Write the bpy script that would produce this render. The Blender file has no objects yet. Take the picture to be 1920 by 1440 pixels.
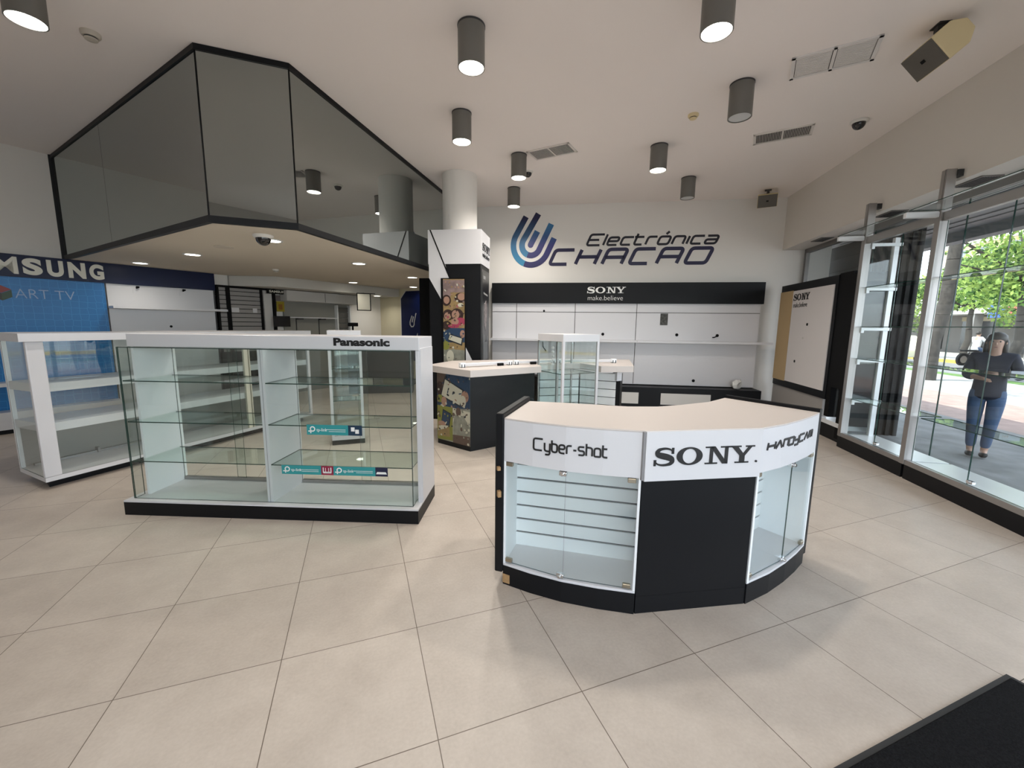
import bpy, bmesh, math, random
from mathutils import Vector, Matrix
random.seed(7)
SC = bpy.context.scene
C = SC.collection
R = math.radians

# ------------------------------------------------------------------ camera
F_PX = 768.0
PITCH, ROLL, YAW, EYE = 0.141876218, 0.0119116259, 0.356542014, 1.51
fw = Vector((math.sin(YAW)*math.cos(PITCH), math.cos(YAW)*math.cos(PITCH), -math.sin(PITCH)))
r0 = Vector((math.cos(YAW), -math.sin(YAW), 0)); u0 = r0.cross(fw)
rt = r0*math.cos(ROLL) + u0*math.sin(ROLL); up = -r0*math.sin(ROLL) + u0*math.cos(ROLL)
cam = bpy.data.cameras.new('camera'); cam_o = bpy.data.objects.new('camera', cam); C.objects.link(cam_o)
M = Matrix((rt, up, -fw)).transposed().to_4x4(); M.translation = (0, 0, EYE)
cam_o.matrix_world = M
cam.sensor_width = 36; cam.lens = F_PX/1920*36; cam.clip_start = 0.02; cam.clip_end = 300
SC.camera = cam_o

# ------------------------------------------------------------------ frames of the place
class Frame:
    def __init__(s, x, y, deg): s.o = Vector((x, y, 0)); s.a = R(deg)
    def __call__(s, x, y, z=0.0):
        c, n = math.cos(s.a), math.sin(s.a)
        return Vector((s.o.x + c*x - n*y, s.o.y + n*x + c*y, z))
WORLD = Frame(0, 0, 0)
BACK = Frame(2.267, 8.15, -28.82)        # x along the back wall to the right, y into the wall
RIGHT = Frame(4.6786, 1.3028, 58.99)     # x along the shop front away from the camera, y into the room, wall face at y=0
LEFT = Frame(-3.952, 8.024, 37.66)       # x along the left wall away, y into the wall

# ------------------------------------------------------------------ world, sun, daylight, exposure
w = bpy.data.worlds.new('sky'); SC.world = w; w.use_nodes = True
nt = w.node_tree; nt.nodes.clear()
sky = nt.nodes.new('ShaderNodeTexSky'); sky.sky_type = 'HOSEK_WILKIE'; sky.turbidity = 3.0
sky.sun_direction = (-0.45, 0.3, 0.84)
bg = nt.nodes.new('ShaderNodeBackground'); bg.inputs[1].default_value = 13.0
out = nt.nodes.new('ShaderNodeOutputWorld')
hz = nt.nodes.new('ShaderNodeHueSaturation'); hz.inputs['Saturation'].default_value = 0.30   # hazy white sky
nt.links.new(sky.outputs[0], hz.inputs['Color']); nt.links.new(hz.outputs[0], bg.inputs[0]); nt.links.new(bg.outputs[0], out.inputs[0])
sun = bpy.data.lights.new('sun', 'SUN'); sun.energy = 4.2; sun.angle = R(0.6); sun.color = (1.0, 0.95, 0.86)
sun_o = bpy.data.objects.new('sun', sun); C.objects.link(sun_o)
nvec = Vector((0.857, -0.515, 0))
sd = (nvec*0.50 + Vector((0.2, 0.35, 0))*0.25 + Vector((0, 0, -0.84))).normalized()
sun_o.rotation_euler = sd.to_track_quat('-Z', 'Y').to_euler(); sun_o.location = (0, 0, 12)
# the glazed shop front passes the daylight (sampling portal in the window plane)
pl = bpy.data.lights.new('window_daylight', 'AREA'); pl.shape = 'RECTANGLE'; pl.size = 11.0; pl.size_y = 2.9
pl.cycles.is_portal = True
po = bpy.data.objects.new('window_daylight', pl); C.objects.link(po)
po.location = RIGHT(-0.6, -0.42, 1.45); po.rotation_euler = (R(90), 0, RIGHT.a)
pl2 = bpy.data.lights.new('entrance_daylight', 'AREA'); pl2.shape = 'RECTANGLE'; pl2.size = 5.0; pl2.size_y = 2.8
pl2.cycles.is_portal = True
po2 = bpy.data.objects.new('entrance_daylight', pl2); C.objects.link(po2)
po2.location = RIGHT(-5.62, 2.0, 1.45); po2.rotation_euler = (R(90), 0, RIGHT.a - R(90))
SC.view_settings.view_transform = 'Standard'; SC.view_settings.look = 'None'
SC.view_settings.exposure = 0.92; SC.view_settings.gamma = 1.0; SC.view_settings.use_curve_mapping = False
SC.cycles.use_denoising = True
SC.cycles.max_bounces = 12; SC.cycles.diffuse_bounces = 5; SC.cycles.glossy_bounces = 5
SC.cycles.transparent_max_bounces = 40; SC.cycles.sample_clamp_indirect = 6.0
CAN_POWER, SPOT_POWER = 11.0, 1.8

# ------------------------------------------------------------------ materials
def col(c):
    if isinstance(c, str):
        c = c.lstrip('#'); c = [int(c[i:i+2], 16)/255 for i in (0, 2, 4)]
        c = [v/12.92 if v <= 0.04045 else ((v+0.055)/1.055)**2.4 for v in c]
    return (*c[:3], 1.0)
_m = {}
def mat(name, c, rough=0.5, metal=0.0, spec=0.5, emit=0.0, noise=0.0, nscale=6.0, bump=0.0, bscale=60.0, coat=0.0):
    if name in _m: return _m[name]
    m = bpy.data.materials.new(name); m.use_nodes = True; t = m.node_tree; b = t.nodes['Principled BSDF']
    b.inputs['Base Color'].default_value = col(c); b.inputs['Roughness'].default_value = rough
    b.inputs['Metallic'].default_value = metal; b.inputs['Specular IOR Level'].default_value = spec
    b.inputs['Coat Weight'].default_value = coat
    if emit:
        b.inputs['Emission Color'].default_value = col(c); b.inputs['Emission Strength'].default_value = emit
    if noise or bump:
        tc = t.nodes.new('ShaderNodeTexCoord')
    if noise:
        n = t.nodes.new('ShaderNodeTexNoise'); n.inputs['Scale'].default_value = nscale; n.inputs['Detail'].default_value = 6
        t.links.new(tc.outputs['Object'], n.inputs['Vector'])
        rp = t.nodes.new('ShaderNodeValToRGB'); k = col(c)
        rp.color_ramp.elements[0].position = 0.3; rp.color_ramp.elements[1].position = 0.72
        rp.color_ramp.elements[0].color = (*[max(0, v*(1-noise)) for v in k[:3]], 1)
        rp.color_ramp.elements[1].color = (*[min(1, v*(1+noise*0.6)) for v in k[:3]], 1)
        t.links.new(n.outputs['Fac'], rp.inputs[0]); t.links.new(rp.outputs[0], b.inputs['Base Color'])
    if bump:
        n2 = t.nodes.new('ShaderNodeTexNoise'); n2.inputs['Scale'].default_value = bscale; n2.inputs['Detail'].default_value = 4
        t.links.new(tc.outputs['Object'], n2.inputs['Vector'])
        bp = t.nodes.new('ShaderNodeBump'); bp.inputs['Strength'].default_value = bump; bp.inputs['Distance'].default_value = 0.01
        t.links.new(n2.outputs['Fac'], bp.inputs['Height']); t.links.new(bp.outputs[0], b.inputs['Normal'])
    _m[name] = m
    return m
def glass(name, tint, refl=0.04, gtint=(1, 1, 1)):
    """thin glazing: clear pass-through plus a Schlick mirror layer"""
    if name in _m: return _m[name]
    m = bpy.data.materials.new(name); m.use_nodes = True; t = m.node_tree; t.nodes.clear()
    o = t.nodes.new('ShaderNodeOutputMaterial'); mx = t.nodes.new('ShaderNodeMixShader')
    tr = t.nodes.new('ShaderNodeBsdfTransparent'); tr.inputs[0].default_value = (*tint, 1)
    g = t.nodes.new('ShaderNodeBsdfGlossy'); g.inputs['Roughness'].default_value = 0.0; g.inputs[0].default_value = (*gtint, 1)
    lw = t.nodes.new('ShaderNodeLayerWeight'); lw.inputs[0].default_value = 0.5
    p = t.nodes.new('ShaderNodeMath'); p.operation = 'POWER'; p.inputs[1].default_value = 5.0
    ma = t.nodes.new('ShaderNodeMath'); ma.operation = 'MULTIPLY_ADD'; ma.inputs[1].default_value = 0.6; ma.inputs[2].default_value = refl
    t.links.new(lw.outputs['Facing'], p.inputs[0]); t.links.new(p.outputs[0], ma.inputs[0]); t.links.new(ma.outputs[0], mx.inputs[0])
    t.links.new(tr.outputs[0], mx.inputs[1]); t.links.new(g.outputs[0], mx.inputs[2]); t.links.new(mx.outputs[0], o.inputs[0])
    _m[name] = m
    return m
def mirror_glass(name, base, fac, gtint):
    m = bpy.data.materials.new(name); m.use_nodes = True; t = m.node_tree; t.nodes.clear()
    o = t.nodes.new('ShaderNodeOutputMaterial'); mx = t.nodes.new('ShaderNodeMixShader')
    d = t.nodes.new('ShaderNodeBsdfDiffuse'); d.inputs[0].default_value = col(base)
    g = t.nodes.new('ShaderNodeBsdfGlossy'); g.inputs['Roughness'].default_value = 0.015; g.inputs[0].default_value = (*gtint, 1)
    lw = t.nodes.new('ShaderNodeLayerWeight'); lw.inputs[0].default_value = 0.5
    p = t.nodes.new('ShaderNodeMath'); p.operation = 'POWER'; p.inputs[1].default_value = 4.0
    ma = t.nodes.new('ShaderNodeMath'); ma.operation = 'MULTIPLY_ADD'; ma.inputs[1].default_value = 0.5; ma.inputs[2].default_value = fac
    t.links.new(lw.outputs['Facing'], p.inputs[0]); t.links.new(p.outputs[0], ma.inputs[0]); t.links.new(ma.outputs[0], mx.inputs[0])
    t.links.new(d.outputs[0], mx.inputs[1]); t.links.new(g.outputs[0], mx.inputs[2]); t.links.new(mx.outputs[0], o.inputs[0])
    return m
def ramp_mat(name, stops, axis=2, lo=0.0, hi=1.0, rough=0.45):
    """colour print running from one colour to another along an axis of the object"""
    m = bpy.data.materials.new(name); m.use_nodes = True; t = m.node_tree; b = t.nodes['Principled BSDF']
    tc = t.nodes.new('ShaderNodeTexCoord'); sp = t.nodes.new('ShaderNodeSeparateXYZ'); mr = t.nodes.new('ShaderNodeMapRange')
    mr.inputs[1].default_value = lo; mr.inputs[2].default_value = hi
    rp = t.nodes.new('ShaderNodeValToRGB')
    for i, (p, c) in enumerate(stops):
        e = rp.color_ramp.elements[i] if i < 2 else rp.color_ramp.elements.new(p)
        e.position = p; e.color = col(c)
    t.links.new(tc.outputs['Object'], sp.inputs[0]); t.links.new(sp.outputs[axis], mr.inputs[0])
    t.links.new(mr.outputs[0], rp.inputs[0]); t.links.new(rp.outputs[0], b.inputs['Base Color'])
    b.inputs['Roughness'].default_value = rough
    return m

WHITE = mat('white laminate', (0.63, 0.625, 0.645), 0.32)
WHITE_IN = mat('white melamine lining', (0.80, 0.82, 0.84), 0.4)
CREAM = mat('cream laminate top', (0.59, 0.535, 0.50), 0.35)
BLACK = mat('black laminate', (0.0045, 0.005, 0.0065), 0.45, spec=0.22)
BLACKM = mat('matt black paint', (0.003, 0.003, 0.0035), 0.6, spec=0.15)
PLASTER = mat('white wall paint', (0.76, 0.735, 0.70), 0.85, spec=0.2)
CEIL = mat('ceiling paint', (0.87, 0.81, 0.775), 0.9, spec=0.1)
GREYP = mat('grey wall paint', (0.60, 0.585, 0.56), 0.8, spec=0.2)
BEIGE = mat('beige wall paint', (0.62, 0.57, 0.42), 0.85, spec=0.2)
ALU = mat('brushed aluminium', (0.36, 0.345, 0.335), 0.36, 0.8)
ALUW = mat('white coated aluminium', (0.78, 0.80, 0.82), 0.3, 0.2)
CHROME = mat('chrome', (0.75, 0.75, 0.76), 0.12, 1.0)
BRASS = mat('dull nickel metal', (0.36, 0.32, 0.25), 0.35, 0.9)
CANM = mat('grey can metal', (0.17, 0.165, 0.15), 0.45, 0.35)
WOODC = mat('chipped raw board', '#a5835a', 0.8, noise=0.2, nscale=40)
TAN = mat('tan panel', '#b39a72', 0.6)
NAVY = mat('navy panel', (0.002, 0.006, 0.040), 0.35, spec=0.25)
LETTER = mat('off white letters', (0.72, 0.70, 0.62), 0.5)
INK = mat('black letters', (0.008, 0.008, 0.009), 0.4)
WINK = mat('white letters', (0.82, 0.82, 0.80), 0.5)
DGREY = mat('dark grey plastic', (0.03, 0.03, 0.032), 0.5)
YELW = mat('cream plastic', (0.70, 0.58, 0.34), 0.5)
SPK_G = mat('grey grille', (0.12, 0.11, 0.095), 0.8, bump=0.3, bscale=400)
GLASS = glass('clear glass', (0.955, 0.978, 0.972), 0.035)
GLASS_S = glass('shelf glass', (0.88, 0.94, 0.92), 0.03)
GLASS_W = glass('window glass', (0.95, 0.97, 0.97), 0.018)
GEDGE = mat('green glass edge', (0.012, 0.045, 0.035), 0.12)
SMOKE = mirror_glass('smoked mirror glass', (0.020, 0.019, 0.018), 0.36, (0.90, 0.96, 0.94))
LAMP = mat('lamp glow', (1.0, 0.93, 0.82), emit=14.0)
LAMP_R = mat('recessed lamp glow', (1.0, 0.94, 0.80), emit=5.0)
LAMP_OFF = mat('unlit lamp', (0.55, 0.56, 0.56), 0.3)

# ------------------------------------------------------------------ mesh building
class MB:
    def __init__(s): s.bm = bmesh.new(); s.mi = 0
    def _tag(s, faces, mi):
        for f in faces: f.material_index = s.mi if mi is None else mi
    def poly_faces(s, vs, faces, mi=None):
        v = [s.bm.verts.new(p) for p in vs]; out = []
        for f in faces:
            try: out.append(s.bm.faces.new([v[i] for i in f]))
            except ValueError: pass
        s._tag(out, mi); return out
    def box(s, x0, x1, y0, y1, z0, z1, mi=None):
        vs = [(x, y, z) for z in (z0, z1) for y in (y0, y1) for x in (x0, x1)]
        s.poly_faces(vs, [(0, 2, 3, 1), (4, 5, 7, 6), (0, 1, 5, 4), (2, 6, 7, 3), (0, 4, 6, 2), (1, 3, 7, 5)], mi); return s
    def pane(s, x0, x1, y0, y1, z0, z1):
        """glass sheet: broad faces slot 0, the four thin faces slot 1"""
        d = [(x1-x0), (y1-y0), (z1-z0)]; ax = d.index(min(d))
        vs = [(x, y, z) for z in (z0, z1) for y in (y0, y1) for x in (x0, x1)]
        fs = [((0, 2, 3, 1), 2), ((4, 5, 7, 6), 2), ((0, 1, 5, 4), 1), ((2, 6, 7, 3), 1), ((0, 4, 6, 2), 0), ((1, 3, 7, 5), 0)]
        v = [s.bm.verts.new(p) for p in vs]
        for f, a in fs:
            q = s.bm.faces.new([v[i] for i in f]); q.material_index = 0 if a == ax else 1
        return s
    def prism(s, pts, z0, z1, mi=None, cap=True):
        n = len(pts)
        a = sum(pts[i][0]*pts[(i+1) % n][1] - pts[(i+1) % n][0]*pts[i][1] for i in range(n))
        if a < 0: pts = pts[::-1]
        vs = [(p[0], p[1], z0) for p in pts] + [(p[0], p[1], z1) for p in pts]
        fs = [(i, (i+1) % n, n+(i+1) % n, n+i) for i in range(n)]
        if cap: fs += [tuple(range(n-1, -1, -1)), tuple(range(n, 2*n))]
        s.poly_faces(vs, fs, mi); return s
    def plate(s, pts, y0, y1, mi=None):
        """x,z outline given thickness along y"""
        n = len(pts)
        a = sum(pts[i][0]*pts[(i+1) % n][1] - pts[(i+1) % n][0]*pts[i][1] for i in range(n))
        if a < 0: pts = pts[::-1]
        vs = [(p[0], y0, p[1]) for p in pts] + [(p[0], y1, p[1]) for p in pts]
        fs = [(i, n+i, n+(i+1) % n, (i+1) % n) for i in range(n)] + [tuple(range(n)), tuple(range(2*n-1, n-1, -1))]
        s.poly_faces(vs, fs, mi); return s
    def cyl(s, p0, p1, r0_, r1_=None, seg=20, mi=None, caps=True):
        p0, p1 = Vector(p0), Vector(p1); r1_ = r0_ if r1_ is None else r1_
        d = (p1-p0).normalized(); a = d.orthogonal().normalized(); b = d.cross(a)
        vs = []
        for p, r in ((p0, r0_), (p1, r1_)):
            for i in range(seg):
                t = 2*math.pi*i/seg; vs.append(p + a*math.cos(t)*r + b*math.sin(t)*r)
        fs = [(i, (i+1) % seg, seg+(i+1) % seg, seg+i) for i in range(seg)]
        if caps: fs += [tuple(range(seg-1, -1, -1)), tuple(range(seg, 2*seg))]
        s.poly_faces(vs, fs, mi); return s
    def tube(s, pts, r, seg=8, mi=None):
        for a, b in zip(pts, pts[1:]): s.cyl(a, b, r, seg=seg, mi=mi)
        return s
    def lathe(s, prof, seg=24, mi=None, origin=(0, 0, 0)):
        """(radius, z) profile spun about z"""
        ox, oy, oz = origin; vs = []; k = len(prof)
        for i in range(seg):
            t = 2*math.pi*i/seg
            for r, z in prof: vs.append((ox+r*math.cos(t), oy+r*math.sin(t), oz+z))
        fs = []
        for i in range(seg):
            j = (i+1) % seg
            for q in range(k-1): fs.append((i*k+q, j*k+q, j*k+q+1, i*k+q+1))
        s.poly_faces(vs, fs, mi); bmesh.ops.remove_doubles(s.bm, verts=s.bm.verts, dist=1e-5); return s
    def ball(s, c, r, sub=2, sc=(1, 1, 1), mi=None):
        g = bmesh.ops.create_icosphere(s.bm, subdivisions=sub, radius=r)
        fs = set()
        for v in g['verts']:
            v.co = Vector((v.co.x*sc[0]+c[0], v.co.y*sc[1]+c[1], v.co.z*sc[2]+c[2])); fs.update(v.link_faces)
        s._tag(fs, mi); return s
    def ellipse(s, cx, cz, rx, rz, y0, y1, rot=0.0, seg=18, mi=None):
        pts = []
        for i in range(seg):
            t = 2*math.pi*i/seg; a, b = rx*math.cos(t), rz*math.sin(t)
            pts.append((cx + a*math.cos(rot)-b*math.sin(rot), cz + a*math.sin(rot)+b*math.cos(rot)))
        return s.plate(pts, y0, y1, mi)
    def bevel(s, wd, seg=2):
        bmesh.ops.remove_doubles(s.bm, verts=s.bm.verts, dist=1e-6)
        bmesh.ops.bevel(s.bm, geom=list(s.bm.edges), offset=wd, segments=seg, profile=0.5, affect='EDGES', clamp_overlap=True); return s
def link(name, mb, mats, parent=None, smooth=False, loc=None):
    me = bpy.data.meshes.new(name)
    bmesh.ops.recalc_face_normals(mb.bm, faces=mb.bm.faces)
    mb.bm.to_mesh(me); mb.bm.free()
    for m in (mats if isinstance(mats, (list, tuple)) else [mats]): me.materials.append(m)
    if smooth:
        for p in me.polygons: p.use_smooth = True
        try: me.set_sharp_from_angle(angle=R(40))
        except Exception: pass
    o = bpy.data.objects.new(name, me); C.objects.link(o)
    if parent is not None: o.parent = parent
    if loc is not None: o.location = loc
    return o
def tag(o, label, cat, group=None):
    o['label'] = label; o['category'] = cat
    if group: o['group'] = group
    return o
def thing(name, label, cat, fr, x=0, y=0, z=0, rot=0, group=None):
    o = bpy.data.objects.new(name, None); C.objects.link(o); o.empty_display_size = 0.1
    o.location = fr(x, y, z); o.rotation_euler = (0, 0, fr.a + R(rot))
    return tag(o, label, cat, group)
def struct(name, mb, m, fr=None, parent=None, smooth=False):
    o = link(name, mb, m, parent, smooth)
    if fr is not None and parent is None: o.location = fr.o; o.rotation_euler = (0, 0, fr.a)
    if parent is None: o['kind'] = 'structure'
    return o
def dup(root, loc=None, rotz=None, label=None, group=None):
    r = root.copy(); C.objects.link(r)
    if loc is not None: r.location = loc
    if rotz is not None: r.rotation_euler = (0, 0, rotz)
    if label: r['label'] = label
    if group: r['group'] = group
    for ch in list(root.children):
        c = ch.copy(); C.objects.link(c); c.parent = r
        for g in list(ch.children):
            d = g.copy(); C.objects.link(d); d.parent = c
    return r

# ------------------------------------------------------------------ lettering
def fillet(pts, r, n=5):
    if len(pts) < 3 or r <= 0: return pts
    o = [pts[0]]
    for a, b, c in zip(pts, pts[1:], pts[2:]):
        a, b, c = Vector(a), Vector(b), Vector(c); d1, d2 = (a-b), (c-b)
        rr = min(r, d1.length*0.49, d2.length*0.49)
        p, q = b + d1.normalized()*rr, b + d2.normalized()*rr
        for i in range(n+1):
            t = i/n; o.append(tuple((1-t)**2*p + 2*t*(1-t)*b + t*t*q))
    o.append(pts[-1]); return o
def ribbon(mb, pts, wd, y0, y1, mi=None, closed=False):
    """a stroke of width wd along an x,z polyline, y thick"""
    P = [Vector(p) for p in pts]; n = len(P); L, Rr = [], []
    for i in range(n):
        if closed: a, b = P[(i-1) % n], P[(i+1) % n]
        else: a, b = P[max(i-1, 0)], P[min(i+1, n-1)]
        d1 = (P[i]-a).normalized() if (P[i]-a).length > 1e-9 else (b-P[i]).normalized()
        d2 = (b-P[i]).normalized() if (b-P[i]).length > 1e-9 else d1
        t = (d1+d2); t = t.normalized() if t.length > 1e-6 else d1
        nn = Vector((-t.y, t.x)); cosv = max(0.5, nn.dot(Vector((-d1.y, d1.x))))
        ww = (wd[i] if isinstance(wd, list) else wd)/2/cosv
        L.append(P[i]+nn*ww); Rr.append(P[i]-nn*ww)
    m = n if closed else n-1
    vs = []
    for y in (y0, y1):
        for i in range(n): vs += [(L[i].x, y, L[i].y), (Rr[i].x, y, Rr[i].y)]
    k = 2*n; fs = []
    for i in range(m):
        j = (i+1) % n
        fs += [(2*i, 2*j, 2*j+1, 2*i+1), (k+2*i, k+2*i+1, k+2*j+1, k+2*j), (2*i, k+2*i, k+2*j, 2*j), (2*i+1, 2*j+1, k+2*j+1, k+2*i+1)]
    if not closed: fs += [(0, 1, k+1, k), (2*n-2, k+2*n-2, k+2*n-1, 2*n-1)]
    mb.poly_faces(vs, fs, mi)
X = 0.7
GL = {
 'C': (1.3, [[(1.3, 1), (0, 1), (0, 0), (1.2, 0)]]), 'H': (1.3, [[(0, 0), (0, 1)], [(1.3, 0), (1.3, 1)], [(0, .5), (1.3, .5)]]),
 'A': (1.3, [[(0, 0), (0, 1), (1.3, 1), (1.3, 0)], [(0, .45), (1.3, .45)]]), 'O': (1.35, [[(.6, 0), (1.35, 0), (1.35, 1), (0, 1), (0, 0), (.6, 0)]]),
 'E': (1.0, [[(1.05, 1), (0, 1), (0, 0), (1.0, 0)], [(0, .5), (.8, .5)]]), 'l': (0.0, [[(0, 0), (0, 1)]]),
 'e': (.75, [[(0, .35), (.75, .35), (.75, X), (0, X), (0, 0), (.75, 0)]]), 'c': (.75, [[(.8, X), (0, X), (0, 0), (.75, 0)]]),
 't': (.6, [[(0, 1), (0, 0), (.6, 0)], [(-.15, X), (.55, X)]]), 'r': (.6, [[(0, 0), (0, X), (.65, X)]]),
 'o': (.8, [[(.4, 0), (.8, 0), (.8, X), (0, X), (0, 0), (.4, 0)]]), 'ó': (.8, [[(.4, 0), (.8, 0), (.8, X), (0, X), (0, 0), (.4, 0)], [(.35, 0.92), (.5, 1.15)]]),
 'n': (.8, [[(0, 0), (0, X), (.8, X), (.8, 0)]]), 'i': (0.0, [[(0, 0), (0, X)]]),
 'a': (.8, [[(0, X), (.8, X), (.8, 0), (0, 0), (0, .36), (.8, .36)]]), 'y': (.75, [[(0, X), (0, 0), (.75, 0)], [(.75, X), (.75, -.3), (.1, -.3)]]),
 'b': (.75, [[(0, 1), (0, 0), (.75, 0), (.75, X), (0, X)]]), '-': (.4, [[(0, .35), (.4, .35)]]),
 's': (.75, [[(.75, X), (0, X), (0, .36), (.75, .36), (.75, 0), (0, 0)]]), 'h': (.75, [[(0, 0), (0, 1)], [(0, X), (.75, X), (.75, 0)]]),
 '^': (1.1, [[(0, 0), (.55, 1), (1.1, 0)]]), 'N': (1.0, [[(0, 0), (0, 1), (1.0, 1), (1.0, 0)]]), 'D': (1.05, [[(0.1, 0), (0, 0), (0, 1), (1.05, 1), (1.05, 0), (0.1, 0)]]),
 'Y': (1.0, [[(0, 1), (0, .45), (1.0, .45)], [(1.0, 1), (1.0, -.25), (.2, -.25)]]), 'M': (1.1, [[(0, 0), (0, 1), (1.1, 1), (1.1, 0)], [(.55, 0), (.55, 1)]]),
 ' ': (.5, []),
}
def strokes(mb, text, x, z, width, cap, wd, shear=0.0, gap=0.28, rad=0.22, y0=-0.006, y1=0.0, mi=None, warp=None):
    tot = sum(GL[c][0] for c in text) + gap*(len(text)-1); k = (width - shear*cap)/tot; cx = 0.0
    for ch in text:
        gw, pl_ = GL[ch]
        for ln in pl_:
            q = [((cx+px)*k, pz*cap) for px, pz in ln]
            cl = len(ln) > 3 and ln[0] == ln[-1]
            q = fillet(q, rad*cap)
            q = [(x+px+shear*pz, z+pz) for px, pz in q]
            if warp:
                mb2 = MB(); ribbon(mb2, q, wd, y0, y1)
                off = len(mb.bm.verts)
                mp = {}
                for v in mb2.bm.verts: mp[v] = mb.bm.verts.new(warp(v.co))
                for f in mb2.bm.faces: mb.bm.faces.new([mp[v] for v in f.verts])
                mb2.bm.free()
            else: ribbon(mb, q, wd, y0, y1, mi)
        cx += gw + gap
def text_mesh(name, body, m, parent, x, z, width, height, y=-0.003, depth=0.004, bold=0.0, rot=None, shear=0.0):
    cu = bpy.data.curves.new(name, 'FONT'); cu.body = body; cu.size = 1.0; cu.offset = bold; cu.extrude = 0.01; cu.shear = shear
    t = bpy.data.objects.new(name, cu); C.objects.link(t)
    dg = bpy.context.evaluated_depsgraph_get(); me = bpy.data.meshes.new_from_object(t.evaluated_get(dg))
    bpy.data.objects.remove(t); bpy.data.curves.remove(cu)
    xs = [v.co.x for v in me.vertices]; ys = [v.co.y for v in me.vertices]
    ax, bx, ay, by = min(xs), max(xs), min(ys), max(ys)
    for v in me.vertices:
        px = (v.co.x-ax)/(bx-ax)*width; pz = (v.co.y-ay)/(by-ay)*height; d = (v.co.z/0.02)*depth
        v.co = (x+px, y-d, z+pz)
    me.materials.clear(); me.materials.append(m)
    for p in me.polygons: p.material_index = 0
    o = bpy.data.objects.new(name, me); C.objects.link(o)
    if parent: o.parent = parent
    return o
def sony(mb, x, z, w_, h, y0=-0.006, y1=0.0, mi=None, reg=False):
    """the four slab-serif capitals S O N Y inside a box w_ x h"""
    u = w_/5.05
    def P(pts, ox): mb.plate([(x+(ox+a)*u, z+b*h) for a, b in pts], y0, y1, mi)
    # S: thick-thin spine with slab ends
    sp = [(.98, .72), (.90, .88), (.70, .965), (.48, .965), (.28, .90), (.20, .75), (.26, .62), (.48, .55), (.72, .48), (.92, .38), (.96, .23), (.86, .09), (.62, .035), (.42, .035), (.22, .10), (.10, .26)]
    wd = [.07, .08, .10, .11, .16, .22, .26, .29, .29, .26, .22, .16, .11, .10, .08, .07]
    sm = fillet([(x+a*u, z+b*h) for a, b in sp], .5*u, 3); ww = []
    for i in range(len(sm)):
        t = i/(len(sm)-1)*(len(wd)-1); k = min(int(t), len(wd)-2); ww.append((wd[k]*(1-(t-k))+wd[k+1]*(t-k))*u)
    ribbon(mb, sm, ww, y0, y1, mi)
    P([(.90, .66), (1.02, .66), (1.02, 1.0), (.92, 1.0)], 0); P([(.06, 0), (.16, 0), (.18, .34), (.06, .34)], 0)
    # O: heavy sides, thin top and bottom
    n = 36; vs = []; fs = []
    for y in (y0, y1):
        for k, (rx, rz) in enumerate(((.64, .51), (.35, .415))):
            for i in range(n):
                t = 2*math.pi*i/n; vs.append((x+(1.80+rx*math.cos(t))*u, y, z+(.5+rz*math.sin(t))*h))
    for i in range(n):
        j = (i+1) % n
        fs += [(i, j, n+j, n+i), (2*n+i, 3*n+i, 3*n+j, 2*n+j), (i, 2*n+i, 2*n+j, j), (n+i, n+j, 3*n+j, 3*n+i)]
    mb.poly_faces(vs, fs, mi)
    # N
    P([(.0, .0), (.62, .0), (.62, .08), (.0, .08)], 2.58); P([(.22, .0), (.38, .0), (.38, 1.0), (.22, 1.0)], 2.58)
    P([(.0, .92), (.42, .92), (.42, 1.0), (.0, 1.0)], 2.58); P([(.22, 1.0), (.48, 1.0), (1.14, 0.0), (.88, .0)], 2.58)
    P([(.98, .0), (1.14, .0), (1.14, 1.0), (.98, 1.0)], 2.58); P([(.76, .92), (1.36, .92), (1.36, 1.0), (.76, 1.0)], 2.58)
    # Y
    P([(.0, .92), (.58, .92), (.58, 1.0), (.0, 1.0)], 3.80); P([(.82, .92), (1.28, .92), (1.28, 1.0), (.82, 1.0)], 3.80)
    P([(.10, .94), (.42, .94), (.78, .44), (.54, .40)], 3.80); P([(.96, .94), (1.14, .94), (.78, .42), (.62, .42)], 3.80)
    P([(.52, .0), (.78, .0), (.78, .46), (.52, .46)], 3.80); P([(.30, .0), (1.0, .0), (1.0, .08), (.30, .08)], 3.80)
    return mb

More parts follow.
